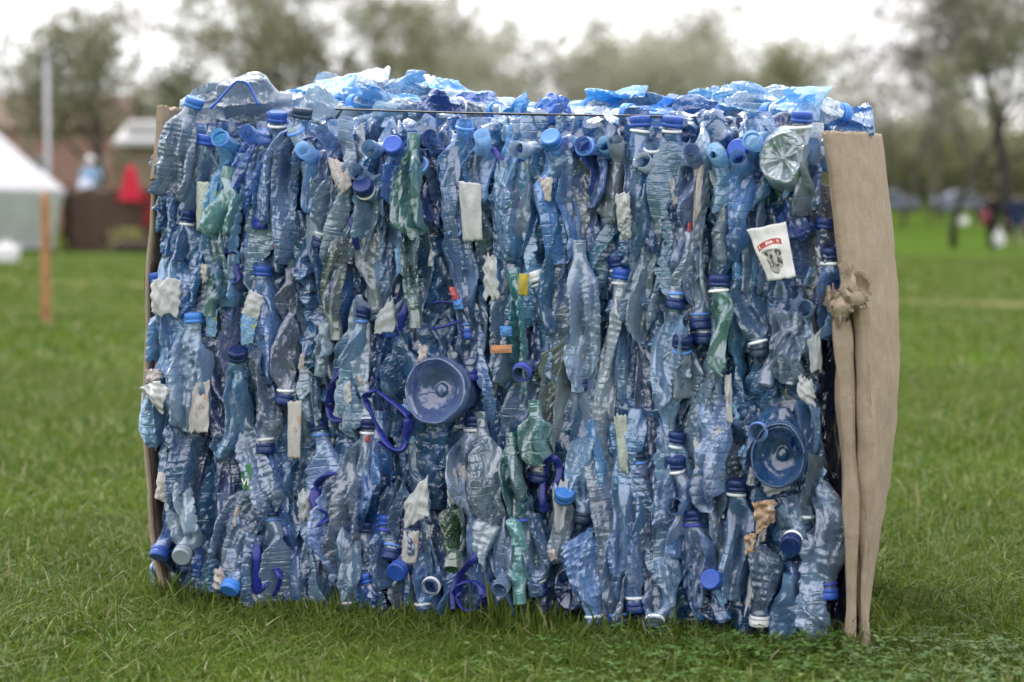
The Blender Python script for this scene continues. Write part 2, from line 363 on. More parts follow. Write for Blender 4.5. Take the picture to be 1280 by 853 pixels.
def blades(n, y0, y1, h, wdt, lean, mrg=.8, clump=.5):
    global bn
    y = np.sqrt(rng.uniform(y0*y0, y1*y1, n)); x = rng.uniform(-1, 1, n)*(y*.232+mrg)
    nc = max(20, n//14); cy_ = np.sqrt(rng.uniform(y0*y0, y1*y1, nc)); cx = rng.uniform(-1, 1, nc)*(cy_*.232+mrg)
    k = rng.integers(0, nc, n); isc = rng.random(n) < clump; sp = .012*y0
    x = np.where(isc, cx[k]+rng.normal(0, sp, n), x); y = np.where(isc, cy_[k]+rng.normal(0, sp, n), y)
    d = np.abs((x-pa.x)*pn.x+(y-pa.y)*pn.y); keep = ~in_bale(x, y, -.02) & ((d > .75) | (rng.random(n) < .12))
    x, y, isc, k = x[keep], y[keep], isc[keep], k[keep]; n = len(x)
    # slow patches of longer and shorter turf
    pt = .5+.25*np.sin(x*2.1+y*1.3)+.25*np.sin(x*-1.3+y*3.1+1)+.18*np.sin(x*5.7+y*4.1)
    H = h*rng.lognormal(0, .33, n)*(.62+.62*pt)*np.where(isc, 1.22, 1.0); W = wdt*rng.uniform(.6, 1.4, n)
    a = rng.uniform(0, 2*PI, n); a = np.where(isc, a*.35+k*2.4, a); ln = np.abs(rng.normal(lean, lean*.6, n))
    b = rng.uniform(0, 2*PI, n); z0 = np.where(y < 60, 0, (y-60)*.018)
    V = np.zeros((n, 4, 2, 3))
    for i, (s, wv) in enumerate(((0, .8), (.4, 1.), (.75, .7), (1, .08))):
        r = H*ln*s**1.9; zz = H*s*(1-.32*ln*s)
        for j, sg in ((0, -.5), (1, .5)):
            V[:, i, j, 0] = x+np.cos(a)*r+np.cos(b)*W*wv*sg; V[:, i, j, 1] = y+np.sin(a)*r+np.sin(b)*W*wv*sg; V[:, i, j, 2] = z0+np.maximum(zz, .002)-.003
    base = np.arange(n)[:, None, None]*8; q = np.array([[0, 1, 3, 2], [2, 3, 5, 4], [4, 5, 7, 6]])[None]
    BV.append(V.reshape(-1, 3)); BQ.append((base+q).reshape(-1, 4)+bn); bn += n*8
blades(150000, 2.35, 4.7, .0265, .0028, 1.0)
blades(22000, 2.35, 4.7, .013, .005, 1.2)
blades(120000, 4.6, 9.5, .034, .005, .9)
blades(80000, 9.2, 22, .042, .011, .8, 1.5)
blades(60000, 21, 48, .05, .03, .8, 3)
# taller tufts against the foot of the bale
n0 = bn
def foot(n):
    global bn
    u = rng.uniform(-.06, WID+.1, n); q = np.abs(rng.normal(0, .035, n))+.004
    x = BL.x+EU.x*u+NO.x*q; y = BL.y+EU.y*u+NO.y*q
    H = .022*rng.lognormal(0, .4, n)*(1+.35*np.sin(u*23)+.3*np.sin(u*9+2)); W = rng.uniform(.002, .0042, n); a = rng.uniform(0, 2*PI, n); ln = np.abs(rng.normal(.5, .4, n)); b = rng.uniform(0, 2*PI, n)
    V = np.zeros((n, 4, 2, 3))
    for i, (s, wv) in enumerate(((0, .8), (.4, 1.), (.75, .7), (1, .08))):
        r = H*ln*s**1.9; zz = H*s*(1-.3*ln*s)
        for j, sg in ((0, -.5), (1, .5)):
            V[:, i, j, 0] = x+np.cos(a)*r+np.cos(b)*W*wv*sg; V[:, i, j, 1] = y+np.sin(a)*r+np.sin(b)*W*wv*sg; V[:, i, j, 2] = np.maximum(zz, .002)-.003
    base = np.arange(n)[:, None, None]*8; qd = np.array([[0, 1, 3, 2], [2, 3, 5, 4], [4, 5, 7, 6]])[None]
    BV.append(V.reshape(-1, 3)); BQ.append((base+qd).reshape(-1, 4)+bn); bn += n*8
foot(4200)
gr = link('grass', mesh_np('grass', np.vstack(BV), np.vstack(BQ)), blade_mat()); tag(gr, 'short uneven spring grass with a few straw-coloured blades', 'grass', kind='stuff')

# clover in the front corner
cv, cq, cn = [], [], 0
for k in range(900):
    px = random.gauss(1010, 190); py = random.uniform(812, 905) if k % 5 else random.uniform(806, 860)
    if px < 560 and random.random() < .7: continue
    c = Gd(px, py); 
    if bool(in_bale(np.array(c.x), np.array(c.y), .01)): continue
    h = random.uniform(.012, .034); c = c + Vector((0, 0, h)); a0 = random.uniform(0, 6.3); s = random.uniform(.003, .0075)
    for l in range(3):
        a = a0+l*2*PI/3; ca, sa = math.cos(a), math.sin(a); tl = random.uniform(-.25, .35)
        pts = [(0, 0), (.9*s, -.62*s), (1.75*s, -.45*s), (1.6*s, 0), (1.75*s, .45*s), (.9*s, .62*s)]
        for (r, q) in pts: cv.append((c.x+ca*r-sa*q, c.y+sa*r+ca*q, c.z+r*tl+abs(q)*.25))
        cq += [(cn, cn+1, cn+2, cn+3), (cn, cn+3, cn+4, cn+5)]; cn += 6
def clover_mat():
    t = NT('clover_leaf'); ri = t.n('ShaderNodeNewGeometry').outputs['Random Per Island']
    c = t.ramp(ri, [(0, (.045, .10, .016)), (.6, (.075, .15, .028)), (1, (.12, .19, .05))])
    return t.done(t.n('ShaderNodeMixShader', {0: .3, 1: t.pbsdf(c, .5, Specular_IOR_Level=.3), 2: t.n('ShaderNodeBsdfTranslucent', {'Color': c}).outputs[0]}).outputs[0])
cl = link('clover', mesh_np('clover', cv, cq), clover_mat()); tag(cl, 'patch of round-leaved clover in front of the cardboard end of the bale', 'clover', kind='stuff')

# ------------------------------------------------------------------ crushed bottles
def sines(r, n, amp, f0, f1):
    k = r.uniform(f0, f1, n); p = r.uniform(0, 6.3, n); a = r.uniform(.4, 1, n)*amp/n
    return lambda x: sum(a[i]*np.sin(k[i]*x+p[i]) for i in range(n))
def bottle_mesh(name, L, W, D, seed, ribs=0., rn=.0118, bend=0., bow=.006, crumple=1., fold=.007, threads=True, nT=100, nS=72, wv=.22, point=.62, roll=0., twist=0.):
    """one squashed bottle: standing on its base at z=0, the neck at z=L; x across, -y towards the outside of the bale"""
    r = np.random.default_rng(seed)
    nk = min(.020, L*.2); zt = L-nk
    z = np.concatenate([[0, 0.0], np.linspace(0.001, zt, nT), np.linspace(zt+nk/7, L, 7)])
    s = np.clip(z/zt, 0, 1)
    wf = 1+sines(r, 3, wv*3, 6, 26)(z)*.5; df = 1+sines(r, 3, .9, 6, 30)(z)*.5
    sh = smooth(s, .66+.1*r.random(), 1.0)
    base = point+(1-point)*smooth(s, 0, .07+(.08 if point > .5 else .2)*r.random())
    Wz = (W*np.clip(wf, .45, 1.4)*base)*(1-sh)+rn*sh; Dz = (D*np.clip(df, .4, 1.6)*base)*(1-sh)+rn*sh
    Wz[0] = 1e-4; Dz[0] = 1e-4
    if ribs:
        zw = z+sines(r, 3, .006, 30, 90)(z); g = tri(zw/ribs); gg = 1-.075*(smooth(g, .62, 1.))*(1-sh)*(s > .05)
        Wz *= gg; Dz *= gg
    nkm = z > zt-1e-6
    if threads: rr = rn*(1+.09*(np.sin((z[nkm]-zt)/nk*PI*6) > .2)); Wz[nkm] = rr; Dz[nkm] = rr
    a = np.linspace(0, 2*PI, nS, endpoint=False)
    pw = (.75+.25*sh)[:, None]
    ca, sa = np.cos(a)[None], np.sin(a)[None]
    X = Wz[:, None]*np.sign(ca)*np.abs(ca)**pw; Y = Dz[:, None]*np.sign(sa)*np.abs(sa)**(1.45-.45*sh[:, None]); Z = np.repeat(z[:, None], nS, 1)
    m = (1-smooth(s, .74, .97))[:, None]*(.35+.65*smooth(s, 0, .05))[:, None]
    # long folds running up the squashed body
    for i in range(3):
        f = r.uniform(16, 34)*(.8+i*.6); A = fold*(1.5, .9, .4)[i]
        ph = sines(r, 2, .8, 4, 16)(z)[:, None]+r.random()
        Y = Y + m*A*(tri(X*f+ph)-.5)*2
    # crumple: many flat facets at odd angles
    Pn = np.stack([X, Y, Z], -1)
    for i in range(9):
        d = r.normal(size=3)*np.array(((1, .3, .06), (1, .3, .10), (.25, .2, 1), (1, .4, .14), (.8, .4, .5))[i % 5]); d /= np.linalg.norm(d); k = r.uniform(14, 90)
        amp = crumple*(.27, .22, .06, .24, .13)[i % 5]/(k+8)*r.uniform(.5, 1.3)
        q = Pn@d*k+r.random()+.12*np.sin(Pn@r.normal(size=3)*40)
        dv = np.array([.35, 1., .25])*r.normal(1, .2, 3)
        Pn = Pn+(m*amp*(tri(q)-.5))[..., None]*dv
    for i in range(4):
        d = r.normal(size=3)*np.array([1, .3, (.12, .7)[i % 2]]); d /= np.linalg.norm(d); k = r.uniform(75, 135); ph = Pn@d*k+r.random(); patch = np.clip(np.sin(Pn@r.normal(size=3)*22+r.uniform(0, 6))+.2, 0, 1)
        Pn = Pn+(m*crumple*.19/k*patch*(tri(ph)-.5))[..., None]*np.array([.2, 1, .15])
    if roll or twist:
        an = ((roll+twist*(s-.5))*(1-smooth(s, .72, .95)))[:, None]; x0, y0 = Pn[..., 0].copy(), Pn[..., 1].copy(); Pn[..., 0] = x0*np.cos(an)-y0*np.sin(an); Pn[..., 1] = x0*np.sin(an)+y0*np.cos(an)
    b1 = sines(r, 2, bow*2.2, 8, 22)(z); e = (np.sin(PI*np.clip(s, 0, 1))**.8)
    Pn[..., 0] += (b1*e)[:, None]; Pn[..., 1] += (sines(r, 2, .012, 8, 25)(z)*e)[:, None]
    if bend:
        zb = zt-.03; k = smooth(z, zb-.012, zb+.018)*bend
        yy, zz = Pn[..., 1].copy(), Pn[..., 2]-zb; on = (k > 0)[:, None]; ck, sk = np.cos(k)[:, None], np.sin(k)[:, None]
        Pn[..., 1] = np.where(on, yy*ck-zz*sk, yy); Pn[..., 2] = np.where(on, yy*sk+zz*ck+zb, Pn[..., 2])
    me = mesh_np(name, Pn, grid_quads(len(z), nS, True)); sm = np.repeat(s[:-1] > .9, nS); me.polygons.foreach_set('use_smooth', sm)
    return me, (zt-.03 if bend else None)
def cap_shape(r=.0152, h=.016, seed=0):
    n = 72; a = np.arange(n)/n*2*PI; kn = 1+.028*((np.arange(n) % 3) == 0)
    prof = [(.88, 0, 0), (1, 0, 1), (1, .30, 1), (.965, .33, 0), (.965, .36, 0), (1, .39, 1), (1, .86, 1), (.95, .96, .3), (.86, 1., 0), (.80, .985, 0), (.5, .98, 0), (.001, .98, 0)]
    V = []
    for (q, t, kk) in prof:
        rr = r*q*(1+(kn-1)*kk); V.append(np.stack([rr*np.cos(a), rr*np.sin(a), np.full(n, h*t)], 1))
    return np.array(V).reshape(-1, 3), grid_quads(len(prof), n, True)
def ring_shape(r=.0146, h=.0036):
    return MB().lathe([(r*.82, 0), (r*.98, 0), (r*1.05, h*.25), (r*1.05, h*.75), (r*.98, h), (r*.82, h)], 40)
def face_matrix(pb, pn):
    ax = (pn-pb); L = ax.length; zx = ax.normalized(); yx = -NO; xx = yx.cross(zx).normalized(); yx = zx.cross(xx)
    M = Matrix((xx, yx, zx)).transposed().to_4x4(); M.translation = pb; return M, L
BOT = []            # every crushed bottle: dict(o, px, py, words)
def make_bottle(neck, base, wpx, tint='slate', cap=None, ring=None, out=0., bend=0., ribs=0., crumple=1., fold=.007, depth=None, seed=None, label=None, rn=None, cs=1., pts=None, wv=.22, threads=True, nT=100, nS=72, bow=.008, point=.62, roll=0., twist=0., group='crushed bottles pressed into the bale'):
    seed = len(BOT)*17+5 if seed is None else seed
    pn, pb = (F(*neck, out), F(*base, out)) if pts is None else pts
    M, L = face_matrix(pb, pn)
    mpp = 1/FPX*((pn.y+pb.y)/2)
    W = wpx*.5*mpp; D = depth or max(.009, min(.018, W*.45)); be = R(bend); rn = rn or (.0118 if cap or threads else .010)
    o = empty('plastic_bottle', M)
    me, zb = bottle_mesh('body', L, W, D, seed, ribs, rn, be, bow, crumple, fold, threads, nT, nS, wv, point, roll, twist)
    link('body', me, TINT[tint][0], o)
    T = Matrix.Identity(4)
    def at(z):
        if not bend: return Matrix.Translation((0, 0, z))
        return Matrix.Translation((0, 0, zb)) @ Matrix.Rotation(be, 4, 'X') @ Matrix.Translation((0, 0, z-zb))
    rs = random.Random(seed)
    if cap:
        h = .0165*cs; V, Q = cap_shape(.0150*cs, h); 
        link('cap', mesh_np('cap', V, Q), CAPM[cap][0], o, M=at(L-h*.93) @ Matrix.Rotation(rs.uniform(-.08, .08), 4, 'X') @ Matrix.Rotation(rs.uniform(-.1, .1), 4, 'Y'))
    if ring:
        z = L-(.0235 if cap else .014)*cs
        k = ring_shape(.0142*cs, .0042*cs).build('neck_ring', RINGM[ring][0], o, M=at(z) @ Matrix.Rotation(rs.uniform(-.1, .1), 4, 'Y'))
        k['label'] = '%s ring round the neck' % RINGM[ring][1]
    o['category'] = 'bottle'; o['group'] = group
    nx, ny = neck if pts is None else (0, 0); bx, by = base if pts is None else (0, 0)
    d = dict(o=o, px=(nx+bx)/2, py=(ny+by)/2, neck=neck, base=base, tint=tint, cap=cap, ring=ring, ribs=ribs, bend=bend, w=wpx, L=L, label=label, up=ny < by, top=False)
    BOT.append(d); return o

# neck pixel, base pixel, width px, tint, cap, ring, out (m), neck bend, ribs (m), label
HERO = [
 ((244,123),(208,250),54,'smoke','bright',None,.020,0,0,'upright smoky bottle with bright blue cap at the bale\'s tent-side top corner'),
 ((331,138),(303,268),62,'mid',None,None,.006,74,0,'clear blue bottle whose open neck faces out under the handled jug on top'),
 ((351,140),(330,285),36,'mid','blue','w',.012,12,0,'slim bottle with royal blue cap and white ring below the handled top jug'),
 ((379,136),(352,330),42,'slate','dark',None,.012,0,.011,'long bottle with blackish blue cap leaning at the top edge near the strap end'),
 ((440,146),(402,330),38,'smoke',None,None,.012,24,.013,'long ribbed bottle with bare threaded neck just under the loose strap end'),
 ((416,141),(428,290),44,'mid',None,None,.0,66,0,None),
 ((479,152),(470,300),42,'slate',None,None,.004,80,0,'bottle with open ringed neck facing out, above the navy cap with white collar'),
 ((465,184),(452,300),40,'slate',None,None,.010,76,0,'bottle with open neck facing out just above a navy white-ringed cap'),
 ((473,213),(438,330),40,'smoke','navy','w',.010,58,0,'bottle with navy cap and thick white collar turned outward beside the teal bottle'),
 ((233,263),(224,400),48,'mid','navy','w',.012,0,0,'blue bottle with navy cap and white ring, near the tent-side edge'),
 ((326,285),(352,160),42,'slate','violet',None,.006,0,.012,'upturned ribbed bottle, its violet cap pointing down above the violet loop'),
 ((258,170),(236,285),36,'slate','blue',None,.004,0,0,None),
 ((243,392),(240,540),50,'slate','bright',None,.024,0,0,'upright squared bottle with a bright blue screw cap beside the crinkled white label'),
 ((328,333),(331,480),44,'mid','blue',None,.010,0,0,None),
 ((305,434),(280,575),44,'slate','navy',None,.020,22,0,'bottle with navy cap topped by a white nozzle'),
 ((451,384),(440,545),40,'smoke','navy','b',.012,0,.013,'bottle with navy cap and light blue ring above the big violet handle'),
 ((356,505),(366,392),36,'violet','navy','w',.014,0,0,'violet-grey bottle hanging neck down with navy cap and white ring'),
 ((400,309),(424,214),44,'smoke','navy','w',.016,0,0,'upturned bottle under the red-lettered label with a white-ringed navy cap'),
 ((198,341),(212,450),26,'slate','blue',None,.0,0,0,None),
 ((333,566),(322,438),42,'smoke','navy','w',.012,0,.014,'neck-down ribbed bottle with navy cap and white ring beside the tall orange-print strip'),
 ((247,712),(216,590),44,'pale','lid',None,.014,60,.015,'pale ribbed bottle near the bottom corner ending in a pale grey lid'),
 ((208,700),(208,600),28,'mid','blue',None,.0,30,0,None),
 ((299,747),(305,640),46,'slate','bright',None,.014,48,.014,'bottle with bright blue cap facing out at the grass below tall ribbed bodies'),
 ((435,770),(428,655),44,'slate','navy','w',.022,0,0,'neck-down bottle at the grass with a white-banded navy cap, near the violet bar'),
 ((457,652),(452,750),30,'slate','navy',None,.004,0,0,None),
 ((463,524),(452,640),34,'smoke','navy','w',.006,0,0,None),
 ((484,644),(478,740),30,'slate','blue','v',.006,0,0,None),
 ((493,700),(500,600),32,'mid','navy','b',.004,20,0,None),
 ((506,737),(520,640),40,'deep','blue',None,.010,70,0,'deep blue bottle with its round blue cap facing out, under the torn white label'),
 ((530,772),(524,655),38,'slate','navy','w',.012,0,0,None),
 ((554,763),(545,660),36,'slate',None,'w',.006,80,0,None),
 ((551,152),(542,290),40,'deep',None,None,.0,58,0,'deep blue bottle with threaded open neck beside the top of the teal bottle'),
 ((584,150),(566,300),44,'mid',None,'b',.006,10,0,'mid-blue bottle with bare threads above the blank white label'),
 ((662,150),(650,300),48,'smoke',None,None,.012,84,0,'bottle with a perfectly round open mouth facing out under the strap'),
 ((588,476),(584,370),42,'deep','violet',None,.004,0,0,'deep blue bottle, violet cap pointing down beside the big round jug base'),
 ((668,340),(690,420),32,'slate','white','w',.010,0,0,'bottle with a white cap beside the yellow label'),
 ((593,520),(590,650),40,'smoke','navy','w',.010,0,0,'bottle with navy cap and white ring above the violet bar'),
 ((637,757),(640,640),40,'smoke',None,None,.012,66,0,'grey-blue bottle showing a dark round open mouth at the grass'),
 ((661,634),(656,740),34,'slate',None,'v',.006,18,0,None),
 ((672,745),(657,630),40,'slate','navy','w',.018,-8,0,'neck-down bottle with tilted navy cap beside the star-bottomed bottle'),
 ((744,788),(736,660),42,'slate','navy','w',.018,0,0,'neck-down bottle at the grass, white-banded navy cap just past the star-bottomed bottle'),
 ((714,606),(690,705),32,'pale','bright',None,.012,30,0,'pale bottle with bright blue cap beside the slim violet loop'),
 ((729,652),(738,545),38,'steel','dark',None,.010,0,0,None),
 ((756,640),(750,520),34,'slate','violet','v',.008,0,0,None),
 ((801,146),(790,330),42,'slate','blue','w',.012,0,0,'long upright bottle, blue cap with white ring at top edge above small torn label'),
 ((842,146),(828,330),40,'mid','blue','w',.010,6,0,'long clear blue bottle, blue cap with white ring right by the strap\'s cardboard end'),
 ((876,170),(858,340),44,'mid',None,None,.012,56,0,'mid-blue bottle with big threaded neck leaning out beside the red-printed strip'),
 ((953,148),(935,262),40,'sky',None,'b',.018,66,0,'sky-blue bottle with bright open mouth above the bottle base with star folds'),
 ((934,174),(922,330),42,'mid',None,None,.008,62,0,'mid-blue bottle with open neck beneath the bright open mouth'),
 ((949,216),(940,372),40,'slate','navy','v',.004,0,0,'bottle with navy cap and violet ring standing above the cow label'),
 ((1003,140),(1000,270),44,'pale','blue','w',.014,8,0,'pale bottle with blue cap and white ring above the star-folded base'),
 ((806,250),(802,430),44,'smoke','navy','w',.014,0,.015,'ribbed bottle with navy cap and white ring below the small torn label'),
 ((898,345),(902,470),34,'aqua','navy','w',.020,0,0,'small aqua bottle with a white-ringed navy cap'),
 ((1031,274),(1028,400),34,'deep','navy',None,.004,0,0,'deep blue bottle with navy cap half hidden beside the cardboard'),
 ((1038,311),(1034,425),36,'slate','navy','w',.014,0,0,'upright bottle with wide navy cap and white ring against the cardboard'),
 ((1017,345),(1010,450),36,'slate',None,None,.012,84,0,'bottle with round open blue mouth between cow label and torn cardboard'),
 ((845,385),(852,285),48,'steel','navy','b',.016,0,.013,'upturned grey ribbed bottle with navy cap and light blue ring'),
 ((876,411),(872,310),34,'slate','navy','b',.010,0,0,None),
 ((858,418),(845,500),40,'pale','navy','b',.012,20,0,None),
 ((951,446),(930,345),40,'slate','dark','w',.012,0,0,'neck-down bottle with blackish cap and white ring below the cow label'),
 ((959,482),(972,385),38,'smoke',None,None,.010,14,0,'bottle with bare blue threads just above an open mouth, below the cow label'),
 ((960,498),(950,600),36,'slate',None,'b',.008,84,0,'bottle with round open blue mouth above the second jug base'),
 ((1004,522),(1012,620),34,'deep',None,None,.0,70,0,None),
 ((849,478),(856,380),38,'slate','violet',None,.006,0,0,None),
 ((845,540),(826,660),42,'smoke','navy','w',.008,0,0,None),
 ((846,570),(842,680),40,'slate','navy','w',.012,10,0,None),
 ((855,597),(850,700),38,'mid',None,None,.012,74,0,'bottle with round open blue mouth just under two white-ringed navy caps'),
 ((863,638),(872,760),40,'slate','navy','v',.012,0,0,'bottle with navy cap and violet ring below the open blue mouth'),
 ((921,600),(914,750),42,'slate','navy','w',.016,0,0,'bottle with tall navy cap and white ring beside the beige torn print'),
 ((896,686),(905,780),40,'mid','blue',None,.010,76,0,'bottle with round blue cap turned outward, below a tall navy white-ringed cap'),
 ((1001,707),(990,620),40,'smoke','navy','w',.014,72,0,'bottle with white-rimmed navy cap facing out near the bottom cardboard corner'),
 ((1005,664),(1012,560),34,'smoke','dark','w',.006,0,0,None),
 ((949,782),(955,680),36,'steel','white',None,.014,0,0,'neck-down bottle with a small white cap just above the grass'),
 ((795,765),(786,650),44,'slate','navy','w',.016,0,.013,None),
 ((775,786),(766,670),38,'slate','blue','b',.012,0,0,None),
 ((825,796),(818,690),42,'smoke','dark','w',.010,40,0,None),
 ((1036,748),(1024,600),62,'smoke','blue','v',.012,0,0,'wide clear bottle, neck down, with violet-banded cap beside the cardboard foot'),
 ((517,166),(514,300),38,'teal',None,None,.022,-70,0,'large teal green bottle crushed flat, upper middle of the bale'),
 ((520,410),(516,285),26,'teal',None,None,.018,-70,.02,'lower teal green bottle tucked under the large teal one'),
 ((286,208),(270,300),44,'aqua',None,None,.014,-70,0,'translucent aqua-teal bottle behind the striped narrow label'),
 ((262,395),(270,285),28,'teal',None,None,.010,-60,.02,None),
 ((668,500),(674,582),34,'aqua',None,None,.018,-70,.024,'short bright aqua bottle under the dark open mouth'),
 ((642,335),(656,492),24,'teal',None,None,.016,-60,.018,'narrow teal bottle winding beside the yellow label'),
 ((640,540),(646,660),26,'teal',None,None,.014,-60,0,'long thin teal bottle in the lower middle, upper of two'),
 ((650,755),(642,645),20,'aqua',None,None,.014,-60,.02,'thin blue-green strip of bottle reaching down to the grass'),
 ((574,716),(566,630),34,'green',None,None,.014,34,0,'dark green bottle with open neck above the handled jug neck'),
 ((420,425),(424,295),30,'olive',None,None,.012,-60,.014,'olive-grey ribbed bottle in the upper tent half of the bale'),
 ((364,335),(366,460),30,'violet',None,None,.012,-60,0,None),
 ((640,330),(628,482),42,'steel',None,None,.018,-50,.008,'fine-ribbed bottle with an orange band and blue printed disc'),
 ((724,300),(722,490),46,'steel',None,None,.018,-60,.017,'wide boldly ribbed grey bottle standing beside dark gaps below the strap middle'),
 ((600,515),(612,660),58,'steel',None,None,.012,-60,0,'wide cloudy bottle beside the violet bar'),
 ((605,625),(590,720),46,'pale',None,None,.016,-60,0,'crinkled pale bottle just above the dark green one'),
 ((663,494),(664,400),30,'deep',None,'v',.014,70,0,'deep blue bottle showing a dark open mouth above the bright aqua bottle'),
 ((790,560),(800,690),40,'slate',None,None,.014,-60,.010,'boldly ribbed curved bottle in the lower cardboard half'),
 ((895,470),(880,640),56,'slate',None,None,.016,-60,.013,'broad ribbed blue bottle below the small aqua one'),
 ((1000,390),(985,480),46,'steel',None,None,.022,-60,0,'broad scuffed bottle above the torn white paper'),
 ((905,260),(905,330),40,'pale',None,None,.018,-60,.008,'pale pleated bottle next to the cow label'),
 ((330,590),(285,720),58,'slate',None,None,.020,-60,.012,'broad finely panelled bottle low on the tent half of the bale'),
 ((400,470),(410,400),36,'steel',None,None,.014,-60,0,None),
 ((300,510),(345,640),50,'smoke',None,None,.016,-60,.015,'broad ribbed bottle above the bottle with a bright cap at the grass'),
 ((230,490),(222,640),42,'slate',None,None,.016,-60,.014,None),
 ((440,560),(420,720),52,'steel',None,None,.018,-60,.022,'tall square-panelled bottle beside the round violet ring'),
 ((985,240),(1005,300),40,'deep',None,None,.008,-60,0,None),
 ((690,190),(700,330),44,'mid',None,None,.010,-60,0,None),
 ((630,200),(640,330),50,'slate',None,None,.016,-60,.012,None),
 ((715,170),(690,250),60,'sky',None,None,.006,-60,0,'crumpled bright sky-blue bottle below the strap middle'),
 ((230,210),(215,330),46,'mid',None,None,.010,-60,0,None),
 ((1005,600),(1010,500),40,'sky',None,None,.010,-60,0,'bright sky-blue crumpled bottle beside the second jug base'),
 ((290,150),(282,250),36,'sky',None,'b',.012,60,0,None), ((506,158),(500,260),36,'mid','blue',None,.014,64,0,None), ((612,158),(606,262),36,'sky',None,None,.002,40,0,None), ((700,156),(694,262),38,'sky','bright',None,.012,50,0,None),
 ((742,152),(738,260),36,'mid',None,'b',.012,72,0,None), ((778,168),(766,280),36,'pale',None,None,.004,35,0,None), ((822,172),(812,280),34,'mid',None,'w',.002,28,0,None), ((906,158),(900,270),36,'sky',None,None,.014,74,0,None), ((1020,172),(1012,262),30,'mid',None,None,.004,30,0,None), ((533,182),(540,280),34,'mid',None,'b',.002,60,0,None), ((395,160),(390,270),34,'sky',None,None,.012,70,0,None),
]
DROP = set()
for i, h in enumerate(HERO):
    nk, bs, wp, ti, cp, rg, out, bend, ribs, lab = h
    if ti in ('teal', 'aqua', 'green', 'olive'): out += .014
    q_ = random.Random(i); make_bottle(nk, bs, wp, ti, cp, rg, out, bend, ribs, label=lab, fold=.008 if wp > 44 else .010, threads=bend > -40, twist=q_.uniform(-.8, .8), roll=q_.uniform(-.35, .35), wv=.34, point=q_.choice([.2, .35, .5]), bow=.010)
NHERO = len(BOT)

# the rest of the face: bottles standing and hanging in crooked columns
tints = ['slate']*9+['smoke']*7+['steel']*5+['mid']*3+['pale']*3+['violet']*1+['olive']*1+['deep']*2
rr = random.Random(21)
x = 186; cols = []
while x < 1062:
    y = rr.uniform(148, 190)-(40 if rr.random() < .0 else 0)
    while y < 785:
        ln = rr.uniform(150, 300); wp = rr.uniform(27, 48); cx = x+rr.uniform(-12, 12); tl = rr.gauss(0, 10)
        lx = 190+(y-140)*.0; y1 = min(y+ln, 790+(cx-190)*.058-4)
        if y1-y > 55 and cx-wp*.5 > 186 and cx+wp*.5 < 1030+max(0, (y-160)*.05):
            up = rr.random() < .5; a, b = (cx+tl, y), (cx-tl, y1)
            nk, bs = (a, b) if up else (b, a)
            cp = rr.choice([None]*5+['navy', 'navy', 'blue', 'dark', 'navy']); rg = rr.choice([None, 'w', None, 'b']) if cp else None
            bend = 0 if cp else rr.choice([-70, -60, -60, -65, -75, 50])
            if up and y < 185: bend = rr.choice([0, 30, 70]); cp = rr.choice([None, 'blue', None])
            cols.append((nk, bs, wp, rr.choice(['sky', 'mid', 'sky', 'pale', 'mid', 'slate'] if y < 185 else ['mid', 'slate', 'mid', 'deep', 'smoke', 'slate'] if y1 > 690 else tints), cp, rg, rr.uniform(-.028, .012), bend, rr.choice([0, 0, .010, .013, .016, .022])))  # top row tinted brighter for glow, bottom row darker for shade near the ground
        y += ln*rr.uniform(.64, .88)
    x += rr.uniform(19, 25)
DISHES = [(543, 489, 41, 43), (972, 570, 36, 60), (977, 196, 32, 40), (710, 737, 22, 30), (890, 752, 27, 28)]
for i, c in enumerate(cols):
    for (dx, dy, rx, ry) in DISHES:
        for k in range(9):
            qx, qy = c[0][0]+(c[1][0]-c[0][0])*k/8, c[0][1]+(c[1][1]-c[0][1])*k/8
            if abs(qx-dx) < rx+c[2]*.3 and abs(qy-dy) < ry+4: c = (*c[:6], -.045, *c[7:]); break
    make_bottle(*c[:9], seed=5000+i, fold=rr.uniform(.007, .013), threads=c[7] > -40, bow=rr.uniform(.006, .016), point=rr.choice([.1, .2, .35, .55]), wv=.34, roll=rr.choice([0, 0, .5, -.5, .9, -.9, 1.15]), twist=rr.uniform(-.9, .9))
NFILL = len(BOT)

